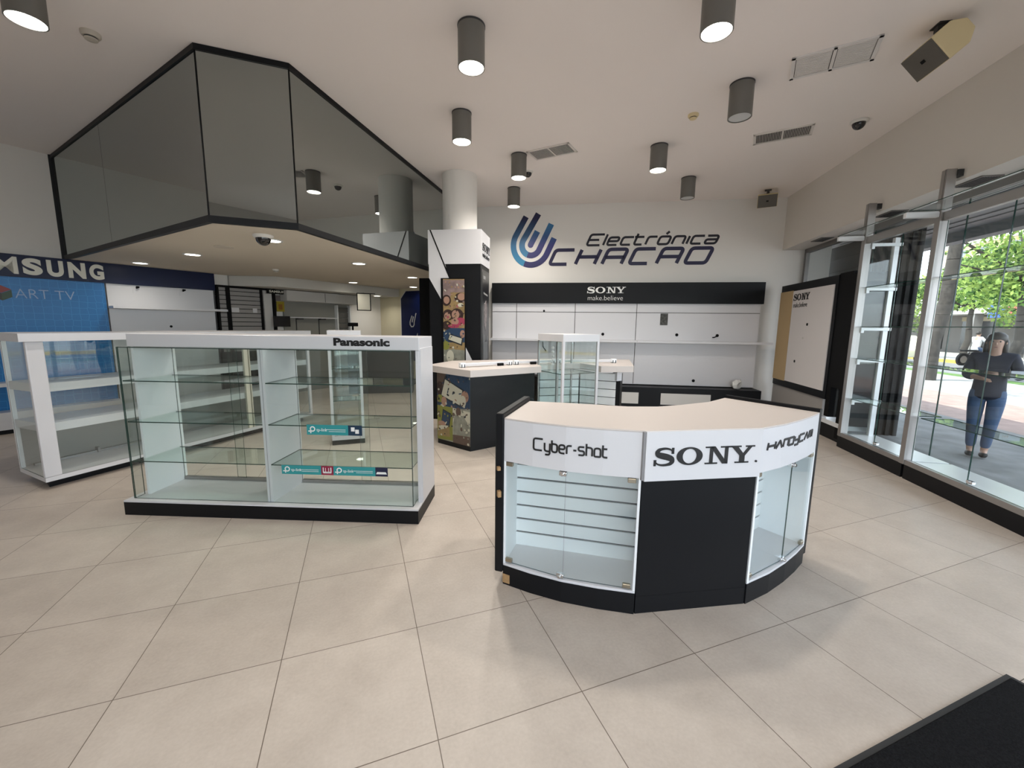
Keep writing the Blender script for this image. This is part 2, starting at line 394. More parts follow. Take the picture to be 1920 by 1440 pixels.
# ================================================================== THE SHOP SHELL
def floor_material():
    m = bpy.data.materials.new('porcelain floor tiles'); m.use_nodes = True; t = m.node_tree; b = t.nodes['Principled BSDF']
    tc = t.nodes.new('ShaderNodeTexCoord'); sp = t.nodes.new('ShaderNodeSeparateXYZ'); t.links.new(tc.outputs['Object'], sp.inputs[0])
    def mt(op, a, bb=None, c=None):
        n = t.nodes.new('ShaderNodeMath'); n.operation = op
        for i, v in enumerate((a, bb, c)):
            if v is None: continue
            if isinstance(v, (int, float)): n.inputs[i].default_value = v
            else: t.links.new(v, n.inputs[i])
        return n.outputs[0]
    T = 0.6004; cells = []; dist = []
    for ax, off in ((0, -1.5854), (1, 2.5116)):
        q = mt('DIVIDE', mt('SUBTRACT', sp.outputs[ax], off), T)
        cells.append(mt('FLOOR', q)); f = mt('FRACT', q)
        dist.append(mt('MINIMUM', f, mt('SUBTRACT', 1.0, f)))
    d = mt('MINIMUM', dist[0], dist[1]); grout = mt('LESS_THAN', d, 0.0030)
    cv = t.nodes.new('ShaderNodeCombineXYZ'); t.links.new(cells[0], cv.inputs[0]); t.links.new(cells[1], cv.inputs[1])
    wn = t.nodes.new('ShaderNodeTexWhiteNoise'); t.links.new(cv.outputs[0], wn.inputs['Vector'])
    n1 = t.nodes.new('ShaderNodeTexNoise'); n1.inputs['Scale'].default_value = 5.0; n1.inputs['Detail'].default_value = 8; n1.inputs['Roughness'].default_value = 0.65
    t.links.new(tc.outputs['Object'], n1.inputs['Vector'])
    n2 = t.nodes.new('ShaderNodeTexNoise'); n2.inputs['Scale'].default_value = 70.0; n2.inputs['Detail'].default_value = 3
    t.links.new(tc.outputs['Object'], n2.inputs['Vector'])
    s = mt('ADD', mt('MULTIPLY', n1.outputs['Fac'], 0.55), mt('MULTIPLY', n2.outputs['Fac'], 0.3)); s = mt('ADD', s, mt('MULTIPLY', wn.outputs['Value'], 0.12))
    rp = t.nodes.new('ShaderNodeValToRGB'); rp.color_ramp.elements[0].position = 0.30; rp.color_ramp.elements[1].position = 0.66
    rp.color_ramp.elements[0].color = (0.425, 0.368, 0.316, 1); rp.color_ramp.elements[1].color = (0.55, 0.487, 0.426, 1)
    t.links.new(s, rp.inputs[0])
    mx = t.nodes.new('ShaderNodeMixRGB'); mx.inputs[2].default_value = (0.13, 0.10, 0.075, 1)
    t.links.new(grout, mx.inputs[0]); t.links.new(rp.outputs[0], mx.inputs[1]); t.links.new(mx.outputs[0], b.inputs['Base Color'])
    rr = t.nodes.new('ShaderNodeMapRange'); rr.inputs[3].default_value = 0.36; rr.inputs[4].default_value = 0.52
    t.links.new(n1.outputs['Fac'], rr.inputs[0]); t.links.new(rr.outputs[0], b.inputs['Roughness'])
    b.inputs['Specular IOR Level'].default_value = 0.45
    return m
fl = MB(); fl.prism([tuple(RIGHT(a, b)[:2]) for a, b in ((-5.6, -0.42), (9.5, -0.42), (9.5, 13), (-5.6, 13))], -0.1, 0.0)
struct('floor', fl, floor_material())
ce = MB(); ce.box(-5.6, 9.5, -0.5, 13, 3.8, 3.98); struct('ceiling', ce, CEIL, RIGHT)
wb = MB(); wb.box(-0.28, 6.4, 0, 0.2, 0, 3.8); struct('wall_back', wb, PLASTER, BACK)
wr = MB(); wr.box(-5.6, 5.05, -0.5, 0, 2.9, 3.8); struct('wall_right', wr, mat('shop front bulkhead paint', (0.70, 0.66, 0.61), 0.85, spec=0.2), RIGHT)
wl = MB(); wl.box(-10.5, 5.85, 0, 0.2, 0, 3.8); struct('wall_left', wl, PLASTER, LEFT)
wf = MB(); wf.box(-5.8, -5.6, -0.5, 4.5, 2.9, 3.8); wf.box(-5.8, -5.6, 4.5, 13, 0, 3.8); struct('wall_front', wf, GREYP, RIGHT)
END = Frame(0.557, 11.5, -52.34)
we = MB(); we.box(-0.2, 3.2, 0, 0.2, 0, 2.6); struct('wall_end', we, BEIGE, END)
RET = Frame(2.02, 8.285, 61.2)
wi = MB(); wi.box(0.2, 1.1, -0.2, 0, 0, 2.6); struct('wall_inner', wi, PLASTER, RET)

# shop-front glazing
wn = MB(); xs = [-5.57, -5.0, -3.7, -2.2, -0.9, 0.35, 1.6, 3.0, 4.78]
for x in (xs[0], xs[2], xs[4], xs[-1]): wn.box(x-0.03, x+0.03, -0.41, -0.35, 0.12, 2.9)
wn.box(-5.6, 4.81, -0.41, -0.35, 2.83, 2.9); wn.box(-5.6, 4.81, -0.43, -0.33, 0, 0.12)
win = struct('window_1', wn, mat('window frame grey', (0.20, 0.19, 0.185), 0.4, 0.5), RIGHT)
for a, b in zip(xs, xs[1:]):
    g = MB(); g.pane(a+0.004, b-0.004, -0.386, -0.376, 0.12, 2.83); link('pane', g, [GLASS_W, GEDGE], win)

w2 = MB()
for y in (-0.40, 1.3, 2.9, 4.47): w2.box(-5.73, -5.67, y-0.03, y+0.03, 0.0, 2.9)
w2.box(-5.73, -5.67, -0.4, 4.5, 2.83, 2.9); w2.box(-5.73, -5.67, -0.4, 4.5, 0, 0.10)
win2 = struct('window_2', w2, mat('window frame grey', (0.20, 0.19, 0.185), 0.4, 0.5), RIGHT)
for a, b in ((-0.37, 1.27), (1.33, 2.87), (2.93, 4.44)):
    g = MB(); g.pane(-5.705, -5.695, a, b, 0.1, 2.83); link('pane', g, [GLASS_W, GEDGE], win2)

# ================================================================== MEZZANINE
MT = [(-3.97, 8.03), (-1.195, 4.46), (-0.50, 4.472), (2.03, 8.33)]
mz = thing('mezzanine', 'big dark mirrored-glass mezzanine box hanging from the ceiling over the back of the shop', 'mezzanine', WORLD, -0.5, 4.472, 2.38)
def offs(pts, d):
    """outline pushed outwards (towards the camera side) by d"""
    o = []; n = len(pts)
    for i, p in enumerate(pts):
        p = Vector(p); ns = []
        for a, b in ((i-1, i), (i, i+1)):
            if 0 <= a and b < n:
                e = Vector(pts[b])-Vector(pts[a]); e.normalize(); ns.append(Vector((e.y, -e.x)))
        nn = sum(ns, Vector((0, 0))); nn.normalize(); k = d/max(0.3, nn.dot(ns[0])); o.append(tuple(p+nn*k))
    return o
def loc_(pts): return [(p[0]+0.5, p[1]-4.472) for p in pts]
def band(z0, z1, d0, d1, m, name):
    b = MB(); a = loc_(offs(MT, d0)); c = loc_(offs(MT, d1))
    for i in range(3): b.prism([a[i], a[i+1], c[i+1], c[i]], z0, z1)
    return link(name, b, m, mz)
band(1.372, 1.418, -0.03, 0.012, BLACK, 'top_trim'); band(-0.004, 0.055, -0.03, 0.012, BLACK, 'bottom_trim')
def mpanel(i, f0, f1):
    a, b = Vector(loc_(MT)[i]), Vector(loc_(MT)[i+1]); d = (b-a); nn = Vector((d.y, -d.x)).normalized()
    L = d.length; p, q = a+d*f0+d/L*0.003, a+d*f1-d/L*0.003
    m = MB(); m.prism([tuple(p), tuple(q), tuple(q-nn*0.02), tuple(p-nn*0.02)], 0.05, 1.376); link('glass_panel', m, SMOKE, mz)
mpanel(0, 0.012, 0.45); mpanel(0, 0.45, 1.0); mpanel(1, 0, 1); mpanel(2, 0, 0.78); mpanel(2, 0.78, 1.0)
e = MB(); e.prism([loc_([(-3.99, 8.0)])[0], loc_([(-3.94, 7.99)])[0], loc_([(-3.94, 8.06)])[0], loc_([(-3.99, 8.06)])[0]], 0, 1.42); link('edge_trim', e, BLACK, mz)
for i in (1, 2):   # dark joints at the corners
    p = loc_(MT)[i]; e = MB(); e.cyl((p[0], p[1], 0.0), (p[0], p[1], 1.4), 0.007, seg=8); link('corner_joint', e, BLACKM, mz)
s_ = MB(); inner = offs(MT, -0.012)
s_.prism(loc_(inner + [(2.40, 9.02), (0.56, 11.46), (-2.47, 9.145)]), 0.0, 0.05)
link('soffit', s_, mat('soffit paint', (0.66, 0.60, 0.50), 0.85, spec=0.2), mz)
# lower bulkhead along the left wall of the back room
bh = MB(); bh.prism([(2.62, -0.75), (5.66, -0.75), (5.66, -0.01), (2.10, -0.01), (2.10, -0.06)], 2.19, 2.376); struct('trim_1', bh, mat('bulkhead paint', (0.56, 0.55, 0.52), 0.85, spec=0.2), LEFT)

# ================================================================== CEILING FITTINGS
def can(name_label, x, y, lit, L=0.30):
    t = thing('ceiling_lamp', name_label, 'lamp', WORLD, x, y, 3.8, group=None)
    b = MB(); b.lathe([(0.0, -0.001), (0.105, -0.001), (0.105, -L), (0.097, -L), (0.094, -L+0.03), (0.0, -L+0.03)], seg=32); link('can_body', b, CANM, t, True)
    r = MB(); r.lathe([(0.101, -0.002), (0.108, -0.002), (0.108, -0.014), (0.101, -0.014)], seg=32); link('ceiling_ring', r, DGREY, t, True)
    d = MB(); d.lathe([(0.0, -L+0.022), (0.093, -L+0.016), (0.095, -L+0.006), (0.0, -L+0.002)], seg=28); link('lamp_lens', d, LAMP if lit else LAMP_OFF, t, True)
    if lit:
        l = bpy.data.lights.new('can_light', 'AREA'); l.shape = 'DISK'; l.size = 0.17; l.energy = CAN_POWER; l.color = (1.0, 0.94, 0.86); l.spread = R(150)
        lo = bpy.data.objects.new('can_light', l); C.objects.link(lo); lo.parent = t; lo.location = (0, 0, -L-0.004)
    return t
can('grey can lamp cut off by the top left corner of the view', -2.02, 4.03, True)
can('nearest lit grey can lamp in the middle of the ceiling', 0.905, 3.425, True)
can('lit grey can lamp straight in front of the round column', 1.142, 4.74, True)
can('lit grey can lamp beside the slotted vent left of the wall logo', 2.125, 5.54, True)
can('lit grey can lamp farthest back, just above the wall emblem', 2.54, 6.84, True)
can('lit grey can lamp cut off by the top edge, left of the square ceiling hatch', 2.36, 2.43, True)
can('unlit grey can lamp nearest the windows, between two ceiling grilles', 3.49, 3.225, False)
can('lit grey can lamp high over the middle of the wall lettering', 3.68, 4.605, True)
can('unlit grey can lamp near the small corner loudspeaker', 4.87, 5.36, False)
can('grey can lamp behind the viewer over the entrance', 0.3, 0.6, True)

def recessed(label, x, y, z=2.38, lit=True, r=0.085):
    t = thing('recessed_light', label, 'light', WORLD, x, y, z)
    b = MB(); b.lathe([(r+0.022, 0.0), (r+0.022, -0.006), (r, -0.008), (r-0.008, 0.0)], seg=28); link('trim_ring', b, ALUW, t, True)
    d = MB(); d.lathe([(0, -0.002), (r, -0.002), (r, -0.006), (0, -0.005)], seg=28); link('lens', d, LAMP_R if lit else LAMP_OFF, t, True)
    if lit:
        l = bpy.data.lights.new('recessed_lamp', 'AREA'); l.shape = 'DISK'; l.size = 0.15; l.energy = SPOT_POWER; l.color = (1.0, 0.94, 0.83); l.spread = R(140)
        lo = bpy.data.objects.new('recessed_lamp', l); C.objects.link(lo); lo.parent = t; lo.location = (0, 0, -0.012)
recessed('round recessed light nearest the dark blue sign band on the left', -3.06, 7.948)
recessed('round recessed light under the left half of the mezzanine, left of the flat ceiling disc', -1.999, 6.645)
recessed('round recessed light half hidden behind the black dome camera', -0.835, 5.17)
recessed('round recessed light under the right side of the mezzanine, largest there', 0.038, 6.564)
recessed('round recessed light above the black slatted wall rack', -1.591, 9.298)
recessed('round recessed light in the middle of the back soffit', -0.077, 9.581)
recessed('farthest round recessed light, shining on the beige end wall', 0.45, 10.75, 2.188, r=0.075)
recessed('round recessed light left of the clad column, nearer of two', 0.975, 8.031)
recessed('round recessed light left of the clad column, farther of two', 1.24, 10.05)
fd = MB(); fd.lathe([(0, 0), (0.10, 0), (0.10, -0.008), (0.0, -0.012)], seg=28)
o = link('ceiling_disc', fd, mat('ceiling speaker cover', (0.55, 0.5, 0.42), 0.7), None, True); o.location = (-1.442, 5.835, 2.38)
tag(o, 'flat beige round disc on the mezzanine soffit right of a recessed light', 'ceiling speaker')

def smoke_det(label, x, y, z, s=1.0, m=None):
    t = thing('smoke_detector', label, 'smoke detector', WORLD, x, y, z)
    b = MB(); b.lathe([(0, 0), (0.055*s, 0), (0.055*s, -0.018*s), (0.045*s, -0.03*s), (0, -0.03*s)], seg=24); link('base', b, m or YELW, t, True)
    h = MB(); h.lathe([(0.036*s, -0.03*s), (0.036*s, -0.037*s), (0.03*s, -0.040*s)], seg=20); link('vent_slot', h, DGREY, t, True)
    c = MB(); c.lathe([(0.038*s, -0.038*s), (0.036*s, -0.046*s), (0.0, -0.052*s)], seg=20); link('sensor_cap', c, m or YELW, t, True)
smoke_det('cream smoke detector on the ceiling in front of the mezzanine corner, top left', -1.933, 4.62, 3.8, 1.15, mat('aged white plastic', (0.52, 0.47, 0.40), 0.5))
smoke_det('small cream smoke detector near the unlit can lamp', 3.493, 3.84, 3.8)
smoke_det('small white smoke detector under the mezzanine soffit', -1.246, 7.871, 2.38, 0.9, mat('white plastic', (0.7, 0.68, 0.62), 0.5))

def dome(label, x, y, z, s=1.0):
    t = thing('dome_camera', label, 'security camera', WORLD, x, y, z)
    b = MB(); b.lathe([(0, 0), (0.085*s, 0), (0.085*s, -0.014*s), (0.075*s, -0.026*s), (0.058*s, -0.03*s)], seg=28); link('base_ring', b, mat('camera white', (0.68, 0.66, 0.62), 0.4), t, True)
    pr = [(0.064*s*math.cos(a), -0.026*s-0.068*s*math.sin(a)) for a in [i*math.pi/2/8 for i in range(9)]]
    d = MB(); d.lathe(pr, seg=28); link('dome', d, mat('black dome', (0.004, 0.004, 0.005), 0.06, coat=0.5), t, True)
dome('black dome security camera under the front corner of the mezzanine', -0.868, 4.90, 2.38, 1.1)
dome('black dome security camera on the ceiling near the windows', 5.284, 3.27, 3.8, 1.0)
dome('small dome security camera behind the can lamp by the slotted vent', 2.47, 6.05, 3.8, 0.9)

def grille(label, cx, cy, lx, ly, rot, n, m_in, mid=True, slats=True):
    t = thing('ceiling_vent', label, 'vent', WORLD, cx, cy, 3.8, rot)
    f = MB()
    for a in ((-lx/2, lx/2, -ly/2, -ly/2+0.025), (-lx/2, lx/2, ly/2-0.025, ly/2), (-lx/2, -lx/2+0.025, -ly/2, ly/2), (lx/2-0.025, lx/2, -ly/2, ly/2)):
        f.box(*a, -0.012, 0)
    if mid: f.box(-0.012, 0.012, -ly/2, ly/2, -0.011, 0)
    link('frame', f, mat('vent white', (0.70, 0.66, 0.62), 0.6), t)
    b = MB(); b.box(-lx/2+0.02, lx/2-0.02, -ly/2+0.02, ly/2-0.02, -0.002, 0); link('back_plate', b, m_in, t)
    if slats:
        s = MB()
        for i in range(n):
            x = -lx/2+0.03+(lx-0.06)*i/(n-1); s.box(x-0.0028, x+0.0028, -ly/2+0.025, ly/2-0.025, -0.010, -0.002)
        link('slats', s, mat('vent slat', (0.58, 0.55, 0.52), 0.6), t)
VR = -51.0
grille('dark slotted ceiling vent near the windows, right of the unlit can lamp', 4.817, 3.81, 0.60, 0.31, -50, 34, mat('vent dark', (0.02, 0.02, 0.02), 0.8))
grille('dark slotted ceiling vent left of the wall logo', 2.486, 5.27, 0.60, 0.32, -50, 30, mat('vent dark', (0.02, 0.02, 0.02), 0.8))
t = thing('ceiling_hatch', 'white ceiling return-air hatch with two panels, beside the beige loudspeaker', 'vent', WORLD, 3.885, 2.672, 3.8, -51)
f = MB(); HM = mat('hatch white', (0.72, 0.69, 0.67), 0.6)
for a in ((-.30, .30, -.18, -.152), (-.30, .30, .152, .18), (-.30, -.272, -.18, .18), (.272, .30, -.18, .18), (-.012, .012, -.18, .18)): f.box(*a, -0.012, 0)
link('frame', f, HM, t)
for a, b in ((-.266, -.018), (.018, .266)):
    q = MB(); q.box(a, b, -.147, .147, -0.007, 0)
    for i in range(14): q.box(a+0.008, b-0.008, -.14+i*.0207, -.132+i*.0207, -0.010, -0.006)
    link('filter_panel', q, mat('hatch filter', (0.66, 0.63, 0.61), 0.7), t)
b = MB(); b.box(-.27, .27, -.15, .15, -0.003, 0); link('dark_gap', b, DGREY, t)

def speaker(label, p, rotz, s=1.0, tilt=35):
    t = thing('loudspeaker', label, 'loudspeaker', WORLD, p[0], p[1], 3.8, rotz)
    k = MB(); k.box(-0.02, 0.02, -0.03, 0.03, -0.05*s, 0.0); k.box(-0.05*s, 0.05*s, -0.04, 0.04, -0.008, 0); link('bracket', k, DGREY, t)
    # body: side outline tapered to the back, tilted down towards -y
    c, n = math.cos(R(tilt)), math.sin(R(tilt))
    prof = [(-0.10, -0.105), (-0.10, 0.105), (0.05, 0.105), (0.13, 0.045), (0.13, -0.045), (0.05, -0.105)]
    W = 0.15*s
    def tr(x, y, z): y *= s; z *= s; return (x, y*c - z*n, -0.17*s + y*n + z*c)
    b = MB(); vs = [tr(x, y, z) for x in (-W, W) for y, z in prof]; n6 = 6
    fs = [(i, (i+1) % 6, 6+(i+1) % 6, 6+i) for i in range(6)] + [tuple(range(5, -1, -1)), tuple(range(6, 12))]
    b.poly_faces(vs, fs); b.bevel(0.008*s, 2); link('cabinet', b, YELW, t)
    g = MB(); vs = [tr(x, y, z) for y in (-0.112, -0.099) for x, z in ((-W+0.006, -0.100), (W-0.006, -0.100), (W-0.006, 0.100), (-W+0.006, 0.100))]
    g.poly_faces(vs, [(0, 1, 2, 3), (7, 6, 5, 4), (0, 4, 5, 1), (1, 5, 6, 2), (2, 6, 7, 3), (3, 7, 4, 0)]); link('grille', g, SPK_G, t)
    q = MB(); vs = [tr(x, y, z) for y in (-0.116, -0.111) for x, z in ((-0.018*s, -0.012), (0.018*s, -0.012), (0.018*s, 0.012), (-0.018*s, 0.012))]
    q.poly_faces(vs, [(0, 1, 2, 3), (7, 6, 5, 4), (0, 4, 5, 1), (1, 5, 6, 2), (2, 6, 7, 3), (3, 7, 4, 0)]); link('badge', q, BLACKM, t)
speaker('large beige loudspeaker tilted down from the ceiling by the windows, top right', (4.22, 2.12), -121, 1.0, 42)
speaker('small beige loudspeaker hung in the far corner beside the back wall', (6.50, 5.30), -50, 0.95, 22)

# ================================================================== BACK WALL
t = thing('wall_logo', 'blue interlocking U emblem with slanted dark shop name lettering on the white back wall', 'wall sign', BACK, 0.6, 0, 2.6)
px = 0.2344*0.00998
def ew(p): return ((p[0]-103)*px*1.0 + 0.05, (517-p[1])*px*1.07 + 0.04)
UL = ramp_mat('emblem left print', [(0.0, '#2f86ad'), (0.45, '#2b6a97'), (1.0, '#141640')], 2, 0.05, 0.95)
UR = ramp_mat('emblem right print', [(0.0, '#1c1a52'), (0.5, '#2d2f74'), (1.0, '#2a6f9c')], 2, 0.05, 0.85)
def arc(c, r, a0, a1, n=18): return [(c[0]+r*math.cos(R(a0+(a1-a0)*i/n)), c[1]+r*math.sin(R(a0+(a1-a0)*i/n))) for i in range(n+1)]
cc = (283, 350)
for nm, pts, wd, m in (('outer_stroke', [(238, 137)] + arc(cc, 148, 210, 112), 46, UL), ('outer_stroke', arc(cc, 148, 112, 30) + [(473, 300)], 46, UR),
                       ('middle_stroke', [(340, 118)] + arc(cc, 76, 210, 112), 47, UL), ('middle_stroke', arc(cc, 76, 112, 30) + [(447, 195)], 46, UR)):
    b = MB(); ribbon(b, [ew(p) for p in pts], wd*px*1.03, -0.004, -0.0005); link(nm, b, m, t)
b = MB(); ribbon(b, [ew(p) for p in ((334, 247), (279, 345))], 48*px, -0.004, -0.0005); q = ew((279, 347)); b.ellipse(q[0], q[1], 24*px, 24*px, -0.0042, -0.0005); link('inner_stroke', b, UR, t)
LOGO = mat('dark violet lettering', '#1a1640', 0.4)
b = MB(); strokes(b, 'Electrónica', 1.535, 0.44, 2.40, 0.195, 0.040, shear=0.42, y0=-0.004, y1=-0.0005); link('upper_lettering', b, mat('black violet lettering', '#110e20', 0.4), t)
b = MB(); strokes(b, 'CHACAO', 0.835, 0.095, 2.99, 0.265, 0.064, shear=0.45, y0=-0.004, y1=-0.0005, gap=0.52); link('lower_lettering', b, LOGO, t)

# wide white display wall with black header
dw = thing('display_wall_unit', 'wide white display wall unit with black header band and long shelf on the back wall', 'display unit', BACK, 0.33, -0.02, 0)
b = MB(); b.box(0.0, 4.98, -0.14, 0, 1.945, 2.33); link('header', b, BLACK, dw)
b = MB(); sony(b, 1.835, 2.135, 0.715, 0.115, -0.146, -0.1395); link('header_lettering', b, WINK, dw)
text_mesh('slogan_lettering', 'make.believe', WINK, dw, 1.86, 2.005, 0.65, 0.085, y=-0.141, depth=0.003, bold=-0.014)
seams = [0.0, 0.49, 1.63, 2.78, 4.95]
for a, c in zip(seams, seams[1:]):
    b = MB(); b.box(a+0.006, c-0.006, -0.10, 0, 1.783, 1.944); link('upper_panel', b, WHITE, dw)
    b = MB(); b.box(a+0.006, c-0.006, -0.10, 0, 0.42, 1.772); link('back_panel', b, WHITE, dw)
b = MB(); b.box(0, 4.95, -0.085, 0, 0.42, 1.95); link('carcass', b, mat('grey seam', (0.09, 0.085, 0.08), 0.6), dw)
for a, c in ((0.0, 2.785), (2.79, 5.12)):
    b = MB(); b.box(a, c, -0.32, -0.101, 1.222, 1.262); link('shelf', b, WHITE, dw)
b = MB(); b.box(0.0, 4.97, -0.40, 0, 0, 0.40); link('base', b, BLACK, dw)
for a, c in ((3.25, 4.12), (1.9, 2.85)):
    b = MB(); b.box(a, c, -0.412, -0.40, 0.09, 0.30); link('drawer_front', b, GREYP, dw)
def dot(x, z, r=0.028):
    b = MB(); b.cyl((x, -0.10, z), (x, -0.106, z), r, seg=16); link('cable_hole', b, BLACKM, dw)
dot(2.17, 1.365); dot(3.53, 1.372); dot(4.245, 1.37); dot(3.885, 0.515); dot(1.03, 1.80, 0.02)
b = MB(); b.tube([(4.245, -0.105, 1.36), (4.19, -0.115, 1.335), (4.16, -0.115, 1.335)], 0.010); link('cable', b, BLACKM, dw)
b = MB(); b.tube([(1.02, -0.105, 1.20), (1.03, -0.12, 1.10), (1.09, -0.12, 1.02)], 0.010); link('cable', b, BLACKM, dw)
b = MB(); b.box(3.215, 3.35, -0.106, -0.10, 1.55, 1.765); o = link('sticker', b, mat('dark printed sticker', (0.07, 0.07, 0.065), 0.6, noise=0.7, nscale=30), dw)
b = MB(); b.ball((0, 0, 0.09), 0.10, 2, (1.1, 0.8, 0.9))
for v in b.bm.verts: v.co += Vector((random.uniform(-1, 1), random.uniform(-1, 1), random.uniform(-1, 1)))*0.022
o = link('crumpled_bag', b, mat('crumpled clear plastic', (0.62, 0.62, 0.60), 0.18)); o.location = BACK(4.92, -0.30, 0.402)
tag(o, 'crumpled clear plastic bag lying on the black base of the display wall', 'plastic bag')

# ================================================================== ROUND COLUMN AND ITS CLADDING
PC = Frame(1.556, 6.61, -28.82)
t = thing('column', 'round white column standing in a black and white printed casing beside the mezzanine', 'column', PC)
b = MB(); b.cyl((0, 0, 2.90), (0, 0, 3.799), 0.268, seg=48); link('shaft', b, PLASTER, t, True)
b = MB(); b.box(-0.404, 0.404, -0.317, 0.317, 0, 2.43); link('casing', b, BLACK, t)
b = MB(); b.box(-0.414, 0.414, -0.327, 0.327, 2.425, 2.927); link('casing_top', b, WHITE, t)
b = MB(); b.plate([(-0.404, 2.425), (-0.15, 2.425), (-0.08, 2.20), (-0.20, 2.20), (-0.20, 1.87), (-0.404, 2.22)], -0.327, -0.3165); b.plate([(0.172, 1.16), (0.172, 0.93), (0.29, 0.93)], -0.327, -0.3165); link('white_flash', b, WHITE, t)
b = MB(); b.plate([(-0.385, 2.927), (-0.365, 2.927), (-0.055, 2.19), (-0.075, 2.19)], -0.331, -0.3265); link('slanted_line', b, BLACKM, t)
# side face print (faces +x)
def side(name, pts, m, d0=0.4035, d1=0.412):
    b = MB(); n = len(pts); vs = [(d1, y, z) for y, z in pts] + [(d0, y, z) for y, z in pts]
    b.poly_faces(vs, [tuple(range(n)), tuple(range(2*n-1, n-1, -1))] + [(i, n+i, n+(i+1) % n, (i+1) % n) for i in range(n)]); return link(name, b, m, t)
side('poster_frame', [(-0.27, 0.9), (0.27, 0.9), (0.27, 2.36), (-0.27, 2.36)], mat('poster dark frame', (0.03, 0.03, 0.032), 0.35))
side('side_poster', [(-0.22, 0.94), (0.22, 0.94), (0.22, 2.32), (-0.22, 2.32)], mat('poster black print', (0.012, 0.012, 0.015), 0.3), 0.411, 0.415)
side('poster_figure', [(-0.16, 0.96), (0.16, 0.96), (0.16, 1.34), (0.10, 1.34), (0.10, 1.24), (-0.10, 1.24), (-0.10, 1.36), (-0.16, 1.36)], mat('poster grey print', (0.14, 0.15, 0.16), 0.35), 0.414, 0.418)
side('poster_figure', [(-0.10, 1.55), (0.0, 1.42), (0.08, 1.60), (0.12, 1.80), (0.03, 1.90), (-0.07, 1.84), (-0.11, 1.70)], mat('poster print warm', (0.24, 0.20, 0.20), 0.4, noise=0.8, nscale=25), 0.414, 0.418)
side('poster_text', [(-0.17, 2.22), (-0.02, 2.22), (-0.02, 2.27), (-0.17, 2.27)], mat('poster grey text', (0.3, 0.3, 0.3), 0.5), 0.414, 0.418)
side('poster_text', [(-0.14, 1.99), (0.15, 1.97), (0.15, 1.995), (-0.14, 2.02)], mat('poster grey text', (0.3, 0.3, 0.3), 0.5), 0.414, 0.418)
sm = MB(); sony(sm, 0, 0, 0.56, 0.115, -0.005, 0)
o = link('side_lettering', sm, INK, t); o.rotation_euler = (0, 0, R(90)); o.location = (0.4145, -0.245, 2.64)
o = text_mesh('side_slogan', 'make.believe', INK, t, 0, 0, 0.50, 0.07, y=0, depth=0.003); o.rotation_euler = (0, 0, R(90)); o.location = (0.4175, -0.23, 2.545)

SKIN1 = mat('print skin', '#9c7a68', 0.4); HAIR1 = mat('print dark hair', '#33211d', 0.4); SAND = mat('print sand', '#8f7850', 0.4, noise=0.25, nscale=9)
PINK = mat('print magenta', '#93384f', 0.4); PBLUE = mat('print denim blue', '#233a54', 0.4); PWHITE = mat('print pale', '#b9b6a4', 0.4); PGREY = mat('print grey green', '#85867a', 0.4, noise=0.35, nscale=10)
PYEL = mat('print lime', '#787a34', 0.4); PMAUVE = mat('print mauve', '#83706d', 0.4, noise=0.3, nscale=14); PDARK = mat('print dark', '#20242a', 0.4); PBROWN = mat('print brown', '#57463c', 0.4)
PMATS = [SAND, SKIN1, HAIR1, PINK, PBLUE, PWHITE, PGREY, PYEL, PMAUVE, PDARK, PBROWN]
ad = thing('poster', 'tall narrow photo poster of people and tablets in a black frame on the column casing', 'poster', PC, -0.012, -0.328, 0.90)
b = MB(); b.box(-0.20, 0.185, -0.016, 0, 0, 1.315); link('frame', b, BLACKM, ad)
b = MB(); b.box(-0.165, 0.172, -0.019, -0.015, 0.015, 1.30); y = -0.0195; Y1 = -0.018
b.plate([(-.165, 1.10), (.172, 1.10), (.172, 1.285), (-.165, 1.285)], y, Y1, 8); b.plate([(-.165, 0.93), (-.05, 1.0), (-.04, 1.2), (-.165, 1.25)], y-.0002, Y1, 8)
for cx, cz, rx, rz, mi in ((-.115, .98, .075, .085, 2), (-.11, .985, .048, .055, 1), (.11, 1.02, .095, .075, 2), (.125, 1.035, .06, .055, 1), (.11, .91, .045, .03, 5), (-.09, .76, .085, .085, 2), (-.10, .74, .05, .06, 1),
                           (.05, .76, .105, .10, 2), (.03, .765, .06, .07, 1), (.11, .66, .09, .06, 3), (.02, .66, .06, .05, 1), (-.11, .60, .075, .07, 2), (.0, .59, .09, .03, 3)):
    b.ellipse(cx, cz, rx, rz, y-0.0006, Y1, mi=mi); y -= 0.0001
b.plate([(-.165, .34), (.172, .34), (.172, .56), (-.06, .56), (-.165, .50)], y-.001, Y1, 4); b.plate([(-.10, .37), (.13, .29), (.15, .41), (-.07, .475)], y-.002, Y1, 9)
b.plate([(-.085, .385), (.115, .315), (.13, .40), (-.06, .455)], y-.0025, Y1, 5); b.ellipse(-.13, .29, .06, .07, y-.0027, Y1, mi=7); b.ellipse(.14, .47, .04, .06, y-.0027, Y1, mi=1)
b.plate([(-.165, .015), (.172, .015), (.172, .22), (-.165, .24)], y-.0024, Y1, 6); b.ellipse(-.06, .12, .06, .10, y-.0029, Y1, mi=5)
rnd = random.Random(3)
for k in range(90):
    cz = rnd.uniform(.04, 1.27); band_ = 0 if cz > .95 else 1 if cz > .56 else 2 if cz > .24 else 3
    mi = rnd.choice(((8, 0, 5, 1, 8), (2, 1, 10, 2, 0, 3), (9, 5, 4, 10, 7, 6), (6, 5, 6, 10))[band_]); y -= 0.00004
    b.ellipse(rnd.uniform(-.165, .172), cz, rnd.uniform(.006, .022), rnd.uniform(.005, .016), y-.0032, Y1, rot=rnd.uniform(0, 3), seg=9, mi=mi)
for v in b.bm.verts: v.co.x = min(max(v.co.x, -.165), .172)
